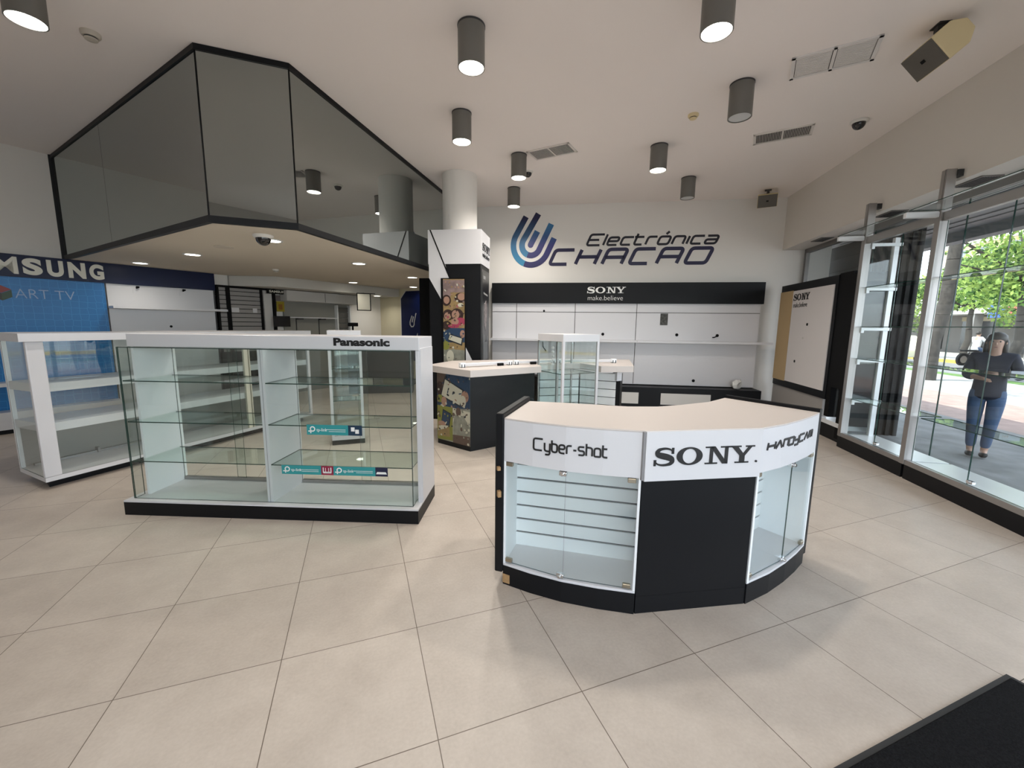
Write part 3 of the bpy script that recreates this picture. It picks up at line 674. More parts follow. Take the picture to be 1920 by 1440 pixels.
link('print', b, PMATS, ad)

# black partition and blue sign behind the column
t = thing('partition_panel', 'tall plain black partition panel close behind the left side of the column', 'panel', Frame(1.054, 7.69, -28.82))
b = MB(); b.box(0, 0.75, 0, 0.06, 0, 2.335); link('panel', b, BLACKM, t)
b = MB(); b.box(0.0, 0.75, -0.12, 0.18, 0, 0.03); link('foot', b, BLACKM, t)
t = thing('sign_board', 'navy sign board with clipped corner and hooked emblem, left of the black partition', 'sign', END, 0.80, -0.02, 0.0)
b = MB(); b.plate([(0.02, 0.6), (0.02, 2.14), (0.20, 2.32), (1.0, 2.32), (1.0, 0.6)], -0.03, 0); link('board', b, NAVY, t)
b = MB(); ribbon(b, [(0.012, 0.6), (0.012, 2.145), (0.20, 2.33)], 0.02, -0.032, 0); link('edge_strip', b, GREYP, t)
b = MB(); ribbon(b, [(0.40, 1.72), (0.335, 1.58)] + [(0.40+0.075*math.cos(R(a)), 1.53+0.085*math.sin(R(a))) for a in (160, 200, 250, 300, 340, 20)] + [(0.54, 1.78)], 0.026, -0.036, -0.03); ribbon(b, [(0.45, 1.70), (0.40, 1.56)], 0.03, -0.036, -0.03); b.plate([(0.44, 1.02), (0.58, 1.02), (0.58, 1.3)], -0.036, -0.03); link('emblem', b, mat('sign grey', (0.36, 0.36, 0.36), 0.5), t)

# ================================================================== CURVED COUNTER (front)
O1 = (1.6, 1.9)
def L1(p): return (p[0]-O1[0], p[1]-O1[1])
FL = [L1(p) for p in ((.742, 2.105), (.858, 1.972), (.990, 1.846), (1.145, 1.731), (1.310, 1.628))]
FC = [L1(p) for p in ((1.316, 1.624), (1.938, 1.490))]
FR = [L1(p) for p in ((1.944, 1.490), (2.15, 1.517), (2.34, 1.561), (2.51, 1.612), (2.651, 1.663))]
BK = [L1(p) for p in ((2.512, 2.244), (2.26, 2.15), (1.977, 2.118), (1.80, 2.12), (1.613, 2.18), (1.284, 2.41), (1.076, 2.54))]
def inset(pts, d):
    o = []; n = len(pts)
    for i in range(n):
        a, b = Vector(pts[max(i-1, 0)]), Vector(pts[min(i+1, n-1)]); e = (b-a).normalized(); o.append(tuple(Vector(pts[i]) + Vector((-e.y, e.x))*d))
    return o
def strip(mb, pts, d0, d1, z0, z1, mi=None):
    a, b = inset(pts, d0), inset(pts, d1)
    for i in range(len(pts)-1): mb.prism([a[i], a[i+1], b[i+1], b[i]], z0, z1, mi)
ct = thing('display_counter', 'curved white and black display counter with glass door cabinets, front right', 'counter', WORLD, O1[0], O1[1])
allf = FL + FC + FR
b = MB(); b.prism(allf + BK, 0.992, 1.0); link('countertop', b, CREAM, ct)
b = MB(); strip(b, FL, 0, 0.018, 0.752, 0.991); link('fascia', b, WHITE, ct)
b = MB(); strip(b, FC, -0.016, 0.018, 0.742, 0.998); link('fascia', b, WHITE, ct)
b = MB(); strip(b, FR, 0, 0.018, 0.752, 0.991); link('fascia', b, WHITE, ct)
b = MB(); b.prism([tuple(Vector(FC[0])+Vector((-0.012, -0.006))), tuple(Vector(FC[0])+Vector((-0.001, -0.014))), tuple(Vector(FC[0])+Vector((0.0, 0.01))), tuple(Vector(FC[0])+Vector((-.011, .012)))], 0.745, 0.995); link('joint_strip', b, mat('grey joint', (0.25, 0.25, 0.26), 0.4), ct)
b = MB(); strip(b, FC, 0.004, 0.03, 0.10, 0.745); link('front_panel', b, BLACK, ct)
b = MB(); strip(b, FL, -0.002, 0.10, 0.0, 0.118); strip(b, FC, 0.004, 0.10, 0.0, 0.099); strip(b, FR, -0.002, 0.10, 0.0, 0.118); link('kick_base', b, BLACK, ct)
# cabinet floors
LB = [L1((0.88, 2.28)), L1((1.49, 1.858))]; RB = [L1((1.985, 1.76)), L1((2.605, 1.935))]
b = MB(); b.prism(FL + [LB[1], LB[0]], 0.118, 0.132); link('cabinet_floor', b, WHITE, ct)
b = MB(); b.prism(FR + [RB[1], RB[0]], 0.118, 0.132); link('cabinet_floor', b, WHITE, ct)
def slat(p, q, z0, z1, n, name='slat_panel'):
    p, q = Vector(p), Vector(q); e = (q-p).normalized(); nn = Vector((-e.y, e.x)); h = (z1-z0)/n
    b = MB()
    for i in range(n):
        zz = z0+i*h; b.prism([tuple(p), tuple(q), tuple(q+nn*0.018), tuple(p+nn*0.018)], zz+(0.006 if i else 0), zz+h-0.006)
    b.prism([tuple(p+nn*0.012), tuple(q+nn*0.012), tuple(q+nn*0.018), tuple(p+nn*0.018)], z0, z1, 1); link(name, b, [WHITE_IN, mat('slat groove', (0.10, 0.105, 0.115), 0.6)], ct)
slat(LB[0], LB[1], 0.132, 0.752, 7); slat(RB[0], RB[1], 0.132, 0.752, 7)
def wall2(p, q, th, z0, z1, name, m):
    p, q = Vector(p), Vector(q); e = (q-p).normalized(); nn = Vector((-e.y, e.x))*th
    b = MB(); b.prism([tuple(p), tuple(q), tuple(q+nn), tuple(p+nn)], z0, z1); return link(name, b, m, ct)
wall2(FL[0], L1((1.076, 2.54)), -0.012, 0.12, 0.752, 'side_lining', WHITE_IN)
wall2(FL[-1], LB[1], 0.012, 0.12, 0.752, 'partition', WHITE_IN)
wall2(FR[0], RB[0], -0.012, 0.12, 0.752, 'partition', WHITE_IN)
wall2(FR[-1], L1((2.512, 2.244)), 0.012, 0.12, 0.752, 'side_lining', WHITE_IN)
# black end panels, the left one thick with chipped corners
p0, p1 = Vector(FL[0]), Vector(L1((1.10, 2.58))); e = (p1-p0).normalized(); nn = Vector((-e.y, e.x))
b = MB(); a0 = p0 - e*0.012
b.prism([tuple(a0+nn*0.002), tuple(p1+nn*0.002), tuple(p1+nn*0.05), tuple(a0+nn*0.05)], 0.075, 1.025); b.bevel(0.006, 1); ep = link('end_panel', b, BLACK, ct)
b = MB(); q = a0+nn*0.03
b.box(q.x-0.012, q.x+0.006, q.y-0.036, q.y-0.012, 0.55, 0.585); b.box(q.x-0.014, q.x+0.004, q.y-0.03, q.y-0.010, 0.705, 0.725); link('chip', b, WOODC, ep)
b = MB(); q = Vector(FL[0]); b.prism([tuple(q+Vector((-0.004, -.004))), tuple(q+Vector((0.026, -.036))), tuple(q+Vector((0.04, -.03))), tuple(q+Vector((0.0, .008)))], 0.012, 0.066); link('chip', b, WOODC, ep)
wall2(tuple(Vector(FR[-1])+Vector((0.002, 0))), L1((2.52, 2.25)), -0.03, 0.06, 1.02, 'end_panel', BLACK)
b = MB(); bk = [L1((1.08, 2.535))] + BK[::-1][1:]
strip(b, bk, -0.012, 0.003, 0.12, 0.985); link('back_panel', b, BLACK, ct)
# glass doors with metal clips and locks
def door(p, q, hinge_at_p, z0=0.137, z1=0.748):
    p, q = Vector(p), Vector(q); e = (q-p).normalized(); nn = Vector((-e.y, e.x)); L = (q-p).length; hx, lx = (p, q) if hinge_at_p else (q, p); s = 1 if hinge_at_p else -1
    root = None
    me = MB(); me.pane(0, L, 0, 0.005, z0, z1); d = link('glass_door', me, [GLASS, GEDGE], ct); d.location = (p.x, p.y, 0); ang = math.atan2(e.y, e.x); d.rotation_euler = (0, 0, ang)
    u0, u1 = (0.004, 0.046) if hinge_at_p else (L-0.046, L-0.004)
    for zz in (z0+0.002, z1-0.026):
        h = MB(); h.box(u0, u1, -0.008, 0.012, zz, zz+0.024); h.bevel(0.003, 1); link('hinge_clip', h, BRASS, d)
    return d, L
def lock(d, x, z):
    k = MB(); k.box(x-0.020, x+0.020, -0.012, 0.010, z-0.012, z+0.012); k.cyl((x, -0.012, z), (x, -0.026, z), 0.010, seg=14); k.bevel(0.002, 1); link('lock', k, CHROME, d, True)
mid = Vector(L1((1.000, 1.852)))
d, L_ = door(Vector(FL[0])+Vector((0.012, 0.004)), mid, True); lock(d, L_-0.014, 0.150); lock(d, L_-0.014, 0.735)
d, L_ = door(mid+Vector((0.004, -0.003)), Vector(FL[-1])+Vector((-0.012, 0.016)), False)
mid = Vector(L1((2.325, 1.572)))
d, L_ = door(Vector(FR[0])+Vector((0.008, 0.014)), mid, True); lock(d, L_-0.012, 0.150); lock(d, L_-0.012, 0.735)
d, L_ = door(mid+Vector((0.004, 0.001)), Vector(FR[-1])+Vector((-0.012, 0.004)), False)
# lettering
e = (Vector(FC[1])-Vector(FC[0])); ang = math.atan2(e.y, e.x); nn = Vector((-e.y, e.x)).normalized(); q = Vector(FC[0]) - nn*0.016
b = MB(); sony(b, 0.037, 0.822, 0.555, 0.092, -0.004, 0.0, reg=True); o = link('centre_lettering', b, INK, ct); rb = MB(); rb.ellipse(0.037+0.555*1.03, 0.828, 0.006, 0.006, -0.004, 0); rb = link('registered_mark', rb, INK, o); o.location = (q.x, q.y, 0); o.rotation_euler = (0, 0, ang)
def along(pts):
    P = [Vector(p) for p in inset(pts, -0.0005)]; ls = [0]
    for a, c in zip(P, P[1:]): ls.append(ls[-1]+(c-a).length)
    def f(co):
        s = min(max(co.x, 0), ls[-1]-1e-6)
        for i in range(len(P)-1):
            if s <= ls[i+1]:
                tt = (s-ls[i])/(ls[i+1]-ls[i]); p = P[i].lerp(P[i+1], tt); e = (P[i+1]-P[i]).normalized(); n_ = Vector((-e.y, e.x)); p = p + n_*co.y; return Vector((p.x, p.y, co.z))
    return f, ls[-1]
f, tl = along(FL); b = MB(); strokes(b, 'Cyber-shot', 0.245*tl, 0.848, 0.525*tl, 0.063, 0.0095, y0=-0.003, y1=0.0, warp=f); link('left_lettering', b, INK, ct)
f, tl = along(FR); b = MB(); strokes(b, 'H^NDYC^M', 0.085*tl, 0.870, 0.75*tl, 0.040, 0.0125, shear=0.2, gap=0.22, rad=0.1, y0=-0.003, y1=0.0, warp=f); link('right_lettering', b, INK, ct)

# ================================================================== LONG GLASS SHOWCASE (centre left)
PA = Frame(-1.779, 3.908, -22.87)
sc = thing('glass_showcase', 'white two-bay glass showcase on a black plinth with black brand lettering, centre left', 'showcase', PA)
b = MB(); b.box(0, 2.333, 0, 0.535, 0, 0.105); link('plinth', b, BLACK, sc)
b = MB(); b.box(0.0, 2.333, 0, 0.535, 0.105, 0.118); link('base_board', b, WHITE, sc)
b = MB(); b.box(0.075, 0.095, 0.13, 0.50, 0.118, 1.315); link('end_panel', b, WHITE_IN, sc)
b = MB(); b.box(2.300, 2.324, 0.13, 0.50, 0.118, 1.315); b.box(2.324, 2.338, 0.135, 0.51, 0.118, 1.33); link('end_panel', b, WHITE, sc)
b = MB(); b.box(1.128, 1.172, 0.055, 0.49, 0.118, 1.314); b.box(1.148, 1.151, 0.0535, 0.06, 0.118, 1.314, 1); link('divider', b, [WHITE, mat('grey joint', (.25, .25, .26))], sc)
b = MB(); b.box(0.060, 2.332, 0.115, 0.52, 1.316, 1.415); b.bevel(0.003, 1); link('header', b, WHITE, sc)
text_mesh('header_lettering', 'Panasonic', INK, sc, 1.685, 1.343, 0.427, 0.060, y=0.1135, depth=0.003, bold=0.045)
b = MB(); b.pane(0.045, 2.284, 0.044, 0.052, 0.119, 1.317); link('front_glass', b, [GLASS, GEDGE], sc)
b = MB(); b.pane(0.045, 0.053, 0.053, 0.13, 0.119, 1.317); link('side_glass', b, [GLASS, GEDGE], sc)
b = MB(); b.pane(2.276, 2.284, 0.053, 0.30, 0.119, 1.317); link('side_glass', b, [GLASS, GEDGE], sc)
b = MB(); b.pane(0.053, 2.276, 0.053, 0.13, 1.310, 1.317); link('top_glass', b, [GLASS_S, GEDGE], sc)
for x0, x1 in ((0.055, 1.127), (1.173, 2.275)):
    for z in (0.416, 0.732, 1.052):
        b = MB(); b.pane(x0, x1, 0.056, 0.45, z, z+0.008); link('glass_shelf', b, [GLASS_S, GEDGE], sc)
for x0, x1 in ((0.096, 1.127), (1.173, 2.299)):
    b = MB(); b.box(x0, x1, 0.462, 0.498, 0.118, 0.142); b.box(x0+0.42*(x1-x0), x0+0.5*(x1-x0), 0.458, 0.463, 0.12, 0.146); link('door_track', b, ALU, sc)
    m_ = x0+0.52*(x1-x0)
    b = MB(); b.pane(x0, m_+0.03, 0.468, 0.474, 0.142, 1.315); link('sliding_glass_door', b, [GLASS, GEDGE], sc)
    b = MB(); b.pane(m_-0.06, x1, 0.484, 0.490, 0.142, 1.315); link('sliding_glass_door', b, [GLASS, GEDGE], sc)
for z in (0.42, 0.736, 1.055):
    b = MB(); b.box(2.268, 2.277, 0.25, 0.27, z-0.02, z); link('shelf_clip', b, ALU, sc)
TEAL = mat('teal printed strip', '#2e8f92', 0.4)
def shelf_label(label, x, z, w_, h, icon, im):
    t = thing('shelf_label', label, 'shelf label', PA, x, 0.0415, z, group='teal strips on the showcase shelves')
    split = w_-h*1.35
    b = MB(); b.box(0, split, -0.0025, 0.002, 0, h); link('strip', b, TEAL, t)
    b = MB(); b.box(split, w_, -0.0025, 0.002, 0, h); link('icon_panel', b, im, t)
    b = MB(); ribbon(b, [(0.045+0.017*math.cos(R(a)), h*.58+0.017*math.sin(R(a))) for a in range(200, -150, -25)], 0.008, -0.0035, -0.002); ribbon(b, [(0.03, h*.15), (0.03, h*.6)], 0.008, -0.0035, -0.002); ribbon(b, [(0.012, h*.36), (0.045, h*.36)], 0.008, -0.0035, -0.002)
    b.box(split-0.17, split-0.02, -0.0033, -0.002, h*.52, h*.56); b.box(split-0.15, split-0.02, -0.0033, -0.002, h*.34, h*.38); link('printed_marks', b, WINK, t)
    text_mesh('lettering', 'tp-link', WINK, t, 0.075, h*.25, 0.082, h*.42, y=-0.0024, depth=0.0008)
    b = MB(); cx = split+h*.67
    if icon == 0: b.box(cx-.03, cx-.002, -.0035, -.002, h*.42, h*.82); b.box(cx+.002, cx+.03, -.0035, -.002, h*.2, h*.6)
    elif icon == 1:
        ribbon(b, [(cx-.03, h*.85), (cx-.03, h*.3), (cx+.03, h*.3), (cx+.03, h*.85)], .007, -.0035, -.002); b.box(cx-.03, cx+.03, -.0035, -.002, h*.2, h*.38); ribbon(b, [(cx-.012, h*.38), (cx-.012, h*.8)], .004, -.0035, -.002); ribbon(b, [(cx+.012, h*.38), (cx+.012, h*.8)], .004, -.0035, -.002)
    else: b.plate([(cx-.042, h*.25), (cx+.042, h*.25), (cx+.033, h*.5), (cx-.033, h*.5)], -.0035, -.002)
    link('product_icon', b, WINK, t)
NVY = mat('navy print', '#12324a', 0.4)
shelf_label('teal shelf strip with two white squares, on the middle shelf', 1.482, 0.673, 0.424, 0.078, 0, NVY)
shelf_label('teal shelf strip with a crimson router panel, left of two on the lower shelf', 1.265, 0.357, 0.405, 0.070, 1, mat('crimson print', '#8b1f3f', 0.4))
shelf_label('teal shelf strip with a navy flat-box panel, right of two on the lower shelf', 1.672, 0.357, 0.420, 0.070, 2, mat('dark navy print', '#151a3a', 0.4))

# ================================================================== LEFT SHOWCASE (behind, running to the back)
LC = Frame(-2.66, 4.70, 50.3)
lc = thing('wall_showcase', 'long white glass showcase with two white shelves, angled behind the lettered one at left', 'showcase', LC)
LN, DP, SK = 3.02, 0.60, 0.035
b = MB(); b.prism([(0.02+SK, 0.10), (LN-0.1, 0.10), (LN-0.1, DP-0.05), (0.12+SK*2, DP-0.05)], 0, 0.075); link('plinth', b, BLACK, lc)
b = MB(); b.prism([(0, 0), (LN, 0), (LN, DP), (SK*2, DP)], 0.076, 0.115); link('base_board', b, WHITE, lc)
b = MB(); b.prism([(-0.045, -0.03), (LN+0.02, -0.03), (LN+0.02, DP+0.02), (SK*2-0.05, DP+0.02)], 1.325, 1.395); link('cap', b, WHITE, lc)
b = MB(); b.box(0.0, 0.115, 0.0, 0.035, 0.115, 1.325); b.bevel(0.008, 2); link('corner_post', b, WHITE, lc)
b = MB(); b.box(1.95, 2.0, 0.0, 0.03, 0.115, 1.325); b.box(2.02, 2.03, 0.0, 0.03, 0.115, 1.325); link('door_stile', b, mat('cream stile', (0.66, 0.62, 0.52), 0.4), lc)
b = MB(); b.box(LN-0.04, LN, 0.0, 0.03, 0.115, 1.325); link('corner_post', b, WHITE, lc)
b = MB(); b.box(SK*2, SK*2+0.03, DP-0.03, DP, 0.115, 1.325); link('corner_post', b, ALUW, lc)
for z in (0.515, 0.875):
    b = MB(); b.prism([(0.06, 0.04), (LN-0.03, 0.04), (LN-0.03, DP-0.05), (SK*2, DP-0.05)], z, z+0.075); link('shelf', b, WHITE, lc)
b = MB(); b.pane(0.115, 1.95, 0.012, 0.018, 0.116, 1.324); link('front_glass', b, [GLASS, GEDGE], lc)
b = MB(); b.pane(2.03, LN-0.04, 0.012, 0.018, 0.116, 1.324); link('front_glass', b, [GLASS, GEDGE], lc)
a = math.atan2(DP, SK*2); Ls = math.hypot(DP, SK*2)
b = MB(); b.pane(0.035, Ls-0.03, -0.003, 0.003, 0.116, 1.324); o = link('side_glass', b, [GLASS, GEDGE], lc); o.location = (0.005, 0.005, 0); o.rotation_euler = (0, 0, a)
b = MB(); b.box(SK*2+0.03, LN-0.01, DP-0.012, DP, 0.115, 0.50); link('back_panel', b, mat('grey back panel', (0.30, 0.29, 0.27), 0.5), lc)
b = MB(); b.pane(SK*2+0.03, LN-0.01, DP-0.012, DP-0.004, 0.50, 1.324); link('back_glass', b, [GLASS, GEDGE], lc)
b = MB(); b.box(0.15, LN-0.1, DP-0.06, DP-0.03, 0.115, 0.135); b.box(0.62, 0.64, DP-0.08, DP-0.03, 0.115, 0.17); link('door_track', b, ALU, lc)

# ================================================================== TALL GLASS CASES
def tall_case(label, fr, W, D, H=1.412, cap=0.09, zs=(0.55, 0.95), knob=True, rail=False):
    t = thing('tall_glass_case', label, 'showcase', fr)
    b = MB(); b.box(0.0, W, 0.0, D, 0, 0.06); link('plinth', b, BLACK, t)
    b = MB(); b.box(0, W, 0, D, 0.06, 0.11); link('base_board', b, WHITE, t)
    b = MB(); b.box(0, W, 0, D, H-cap, H); b.bevel(0.003, 1); link('cap', b, WHITE, t)
    for x, y in ((0, 0), (W-0.032, 0), (0, D-0.02), (W-0.02, D-0.02)):
        f_ = y == 0; b = MB(); b.box(x, x+(0.032 if f_ else 0.02), y, y+(0.025 if f_ else 0.02), 0.11, H-cap); link('post', b, WHITE if f_ else ALU, t)
    b = MB(); b.pane(0.032, W-0.032, 0.010, 0.015, 0.11, H-cap); d = link('glass_door', b, [GLASS, GEDGE], t)
    if knob:
        for z in (0.20, 0.62):
            k = MB(); k.cyl((W-0.07, 0.008, z), (W-0.07, -0.02, z), 0.011, seg=12); k.box(W-0.13, W-0.05, -0.012, 0.012, z-0.008, z+0.008); link('lock', k, BRASS, d)
    b = MB(); b.pane(0.004, 0.009, 0.025, D-0.02, 0.11, H-cap); link('side_glass', b, [GLASS, GEDGE], t)
    b = MB(); b.pane(W-0.009, W-0.004, 0.025, D-0.02, 0.11, H-cap); link('side_glass', b, [GLASS, GEDGE], t)
    b = MB(); b.pane(0.02, W-0.02, D-0.012, D-0.006, 0.11, H-cap); link('back_glass', b, [GLASS, GEDGE], t)
    for z in zs:
        b = MB(); b.pane(0.012, W-0.012, 0.03, D-0.03, z, z+0.008); link('glass_shelf', b, [GLASS_S, GEDGE], t)
    if rail:
        b = MB(); b.box(W*.5, W*.5+0.03, D-0.05, D-0.02, 0.11, H-cap); link('shelf_rail', b, ALU, t)
        b = MB()
        for i in range(5): b.ball((W*.40, D-0.03, H-cap-0.10-i*0.055), 0.022, 1)
        link('hanging_lamps', b, mat('clear bulbs', (0.8, 0.8, 0.8), 0.15), t, True)
tall_case('tall square glass case with white cap standing in front of the back table', Frame(2.285, 4.40, 8.0), 0.56, 0.57, zs=(0.92, 0.45), knob=False, rail=True)
tall_case('tall narrow white-framed glass case rising behind the long lettered showcase', Frame(-0.364, 5.42, 0.0), 0.385, 0.40, H=1.425, cap=0.085)

# ================================================================== BACK TABLE (two wings)
tb = thing('demo_table', 'angled two-wing table with cream top, black body and photo-printed end, behind the counter', 'table', WORLD, 2.0, 5.1)
def L2(p): return (p[0]-2.0, p[1]-5.1)
top = [L2(p) for p in ((1.162, 4.47), (2.16, 4.735), (2.25, 5.06), (2.87, 5.0), (2.93, 4.56), (3.36, 4.455), (3.98, 5.40), (3.0, 5.72), (2.3, 5.80), (1.25, 5.80), (0.79, 5.25))]
b = MB(); b.prism(top, 0.922, 1.0); link('tabletop', b, CREAM, tb)
bodyL = [L2(p) for p in ((1.203, 4.640), (2.15, 4.92), (2.2, 5.5), (1.5, 5.6), (0.905, 5.14))]
b = MB(); b.prism(bodyL, 0.0, 0.922); link('left_body', b, mat('charcoal laminate', (0.006, 0.0065, 0.0075), 0.4, spec=0.25), tb)
bodyR = [L2(p) for p in ((2.30, 5.10), (2.86, 5.05), (3.28, 4.62), (3.80, 5.30), (2.9, 5.6), (2.35, 5.5))]
b = MB(); b.prism(bodyR, 0.0, 0.80); link('right_body', b, BLACK, tb)
b = MB(); p, q = Vector(L2((2.30, 5.08))), Vector(L2((2.87, 5.02)))
for i in range(7): b.prism([tuple(p), tuple(q), (q.x, q.y+0.02), (p.x, p.y+0.02)], 0.12+i*0.11, 0.12+i*0.11+0.10)
p, q = Vector(L2((2.88, 5.00))), Vector(L2((3.22, 4.64)))
for i in range(7): b.prism([tuple(p), tuple(q), (q.x+0.015, q.y+0.015), (p.x+0.015, p.y+0.015)], 0.12+i*0.11, 0.12+i*0.11+0.10)
link('slat_front', b, WHITE_IN, tb)
b = MB(); p, q = L2((3.21, 4.60)), L2((3.30, 4.62)); b.prism([p, q, (q[0]+.05, q[1]+.1), (p[0], p[1]+.1)], 0.79, 0.922); link('end_block', b, WHITE, tb)
# printed end of the left wing
e = Vector(L2((1.203, 4.640)))-Vector(L2((0.905, 5.14))); PL = e.length; ang = math.atan2(e.y, e.x)
b = MB(); y, Y1 = -0.004, 0.0; W_ = PL
b.box(0, W_, -0.003, 0, 0.06, 0.92, 6)
b.plate([(0, .46), (W_, .52), (W_, .92), (0, .92)], y, Y1, 4); b.plate([(0, .78), (.2*W_, .80), (.30*W_, .92), (0, .92)], y-.0003, Y1, 10); b.ellipse(.08*W_, .72, .07, .09, y-.0003, Y1, mi=2)
b.plate([(.10*W_, .62), (.72*W_, .52), (.82*W_, .74), (.24*W_, .86)], y-.0006, Y1, 9); b.plate([(.14*W_, .635), (.70*W_, .545), (.78*W_, .73), (.26*W_, .84)], y-.0009, Y1, 5)
b.ellipse(.86*W_, .66, .06, .07, y-.0012, Y1, mi=1); b.ellipse(.80*W_, .60, .05, .07, y-.0014, Y1, mi=5); b.ellipse(.22*W_, .56, .05, .06, y-.0012, Y1, mi=1); b.ellipse(.09*W_, .59, .055, .05, y-.0010, Y1, mi=7)
b.plate([(0, .06), (.48*W_, .08), (.48*W_, .50), (0, .50)], y-.0004, Y1, 7); b.plate([(.02*W_, .10), (.40*W_, .12), (.36*W_, .30), (.02*W_, .30)], y-.0007, Y1, 0)
b.plate([(.12*W_, .28), (.38*W_, .24), (.44*W_, .42), (.18*W_, .46)], y-.0010, Y1, 9); b.plate([(.15*W_, .30), (.36*W_, .265), (.41*W_, .41), (.19*W_, .44)], y-.0013, Y1, 4); b.ellipse(.15*W_, .27, .07, .035, y-.0016, Y1, mi=1); b.plate([(.02*W_, .17), (.28*W_, .22), (.36*W_, .26), (.05*W_, .24)], y-.0017, Y1, 5)
b.plate([(.49*W_, .06), (W_, .06), (W_, .48), (.49*W_, .50)], y-.0004, Y1, 5); b.plate([(.50*W_, .14), (W_, .14), (W_, .30), (.80*W_, .42), (.56*W_, .42), (.50*W_, .30)], y-.0007, Y1, 6); b.plate([(.49*W_, .06), (W_, .06), (W_, .18), (.49*W_, .16)], y-.0010, Y1, 10); b.ellipse(.66*W_, .46, .045, .055, y-.0010, Y1, mi=10); b.ellipse(.85*W_, .42, .018, .022, y-.0013, Y1, mi=9)
for k in range(90):
    cx, cz = rnd.uniform(0, W_), rnd.uniform(.08, .90)
    mi = rnd.choice((9, 5, 4, 10, 1, 4) if cz > .5 else ((7, 0, 5, 10, 9) if cx < W_*.49 else (6, 10, 6, 5)))
    b.ellipse(cx, cz, rnd.uniform(.008, .026), rnd.uniform(.006, .018), -.0062-k*.00004, Y1, rot=rnd.uniform(0, 3), seg=9, mi=mi)
for v in b.bm.verts: v.co.x = min(max(v.co.x, 0), W_); v.co.z = min(max(v.co.z, .06), .92)
o = link('printed_end', b, PMATS, tb); o.location = (*L2((0.905, 5.14)), 0); o.rotation_euler = (0, 0, ang)
# security rails lying on the table
def rail(label, p, q, clip, m=None):
    p, q = Vector(p), Vector(q); a = math.degrees(math.atan2(q.y-p.y, q.x-p.x)); L = (q-p).length
    t = thing('tube_light', label, 'tube light', Frame(p.x, p.y, a), 0, 0, 1.0, group='white tube fittings on the back table')
    b = MB(); b.box(0.03, L-0.03, -0.022, 0.022, 0.012, 0.050); b.bevel(0.008, 2); link('tube_body', b, WHITE, t)
    for x in (0, L-0.07):
        b = MB(); b.box(x, x+0.07, -0.028, 0.028, 0.006, 0.058); b.bevel(0.004, 1); link('end_cap', b, ALUW, t)
        k = MB(); k.box(x+0.010, x+0.022, -0.030, 0.030, 0, 0.040); k.box(x+0.048, x+0.060, -0.030, 0.030, 0, 0.040); link('socket_clip', k, DGREY, t)
    if clip is not None:
        k = MB(); k.box(clip*L-0.045, clip*L+0.045, -0.05, -0.024, 0, 0.034); k.bevel(0.004, 1); link('black_clip', k, BLACKM, t)
rail('leftmost white tube fitting lying on the back table', (1.12, 4.82), (1.86, 5.02), 0.74)
rail('middle white tube fitting on the back table, left of the tall glass case', (1.89, 5.03), (2.55, 5.10), 0.42)
rail('right white tube fitting on the back table, passing behind the tall glass case', (2.58, 5.10), (3.42, 4.95), None)

# ================================================================== LEFT WALL UNIT AND BACK ROOM
def hex_print():
    m = mat('blue hexagon print', '#0b63b8', 0.4); t = m.node_tree; b = t.nodes['Principled BSDF']
    tc = t.nodes.new('ShaderNodeTexCoord'); v = t.nodes.new('ShaderNodeTexVoronoi'); v.feature = 'DISTANCE_TO_EDGE'; v.inputs['Scale'].default_value = 11; v.inputs['Randomness'].default_value = 0.25
    n = t.nodes.new('ShaderNodeTexNoise'); n.inputs['Scale'].default_value = 2.2
    r = t.nodes.new('ShaderNodeValToRGB'); r.color_ramp.elements[0].position = 0.0; r.color_ramp.elements[1].position = 0.05
    r.color_ramp.elements[0].color = col('#3f97d2'); r.color_ramp.elements[1].color = col('#0768ac')
    mx = t.nodes.new('ShaderNodeMixRGB'); mx.inputs[0].default_value = 0.35; r2 = t.nodes.new('ShaderNodeValToRGB'); r2.color_ramp.elements[0].color = col('#05559a'); r2.color_ramp.elements[1].color = col('#128acb')
    t.links.new(tc.outputs['Object'], v.inputs['Vector']); t.links.new(tc.outputs['Object'], n.inputs['Vector']); t.links.new(v.outputs['Distance'], r.inputs[0]); t.links.new(n.outputs['Fac'], r2.inputs[0])
    t.links.new(r.outputs[0], mx.inputs[1]); t.links.new(r2.outputs[0], mx.inputs[2]); t.links.new(mx.outputs[0], b.inputs['Base Color']); return m
lw = thing('wall_display', 'tall wall display with navy lettered band over blue patterned panel and white shelf panel', 'display unit', LEFT, 0, -0.01)
b = MB(); b.box(-1.7, 1.84, -0.09, 0, 2.08, 2.378); link('header', b, NAVY, lw)
for ch, xa, xb in (('S', -1.18, -1.0), ('A', -0.97, -0.75), ('M', -0.71, -0.487), ('S', -0.446, -0.265), ('U', -0.222, -0.060), ('N', -0.015, 0.165), ('G', 0.205, 0.362)):
    text_mesh('header_letter', ch, LETTER, lw, xa, 2.118, xb-xa, 0.225, y=-0.092, depth=0.012, bold=0.015 if ch in 'MA' else 0.05)
b = MB(); b.box(-1.7, 0.358, -0.06, 0, 0.05, 2.08); link('printed_panel', b, hex_print(), lw)
text_mesh('panel_lettering', 'ART TV', mat('pale blue lettering', (0.30, 0.42, 0.62), 0.5), lw, -0.545, 1.80, 0.57, 0.125, y=-0.061, depth=0.003, bold=-0.012)
b = MB(); b.plate([(-0.66, 1.96), (-0.57, 1.91), (-0.66, 1.86), (-0.75, 1.91)], -0.064, -0.06, 0); b.plate([(-0.75, 1.905), (-0.66, 1.855), (-0.66, 1.76), (-0.75, 1.81)], -0.064, -0.06, 1); b.plate([(-0.57, 1.905), (-0.66, 1.855), (-0.66, 1.76), (-0.57, 1.81)], -0.064, -0.06, 2)
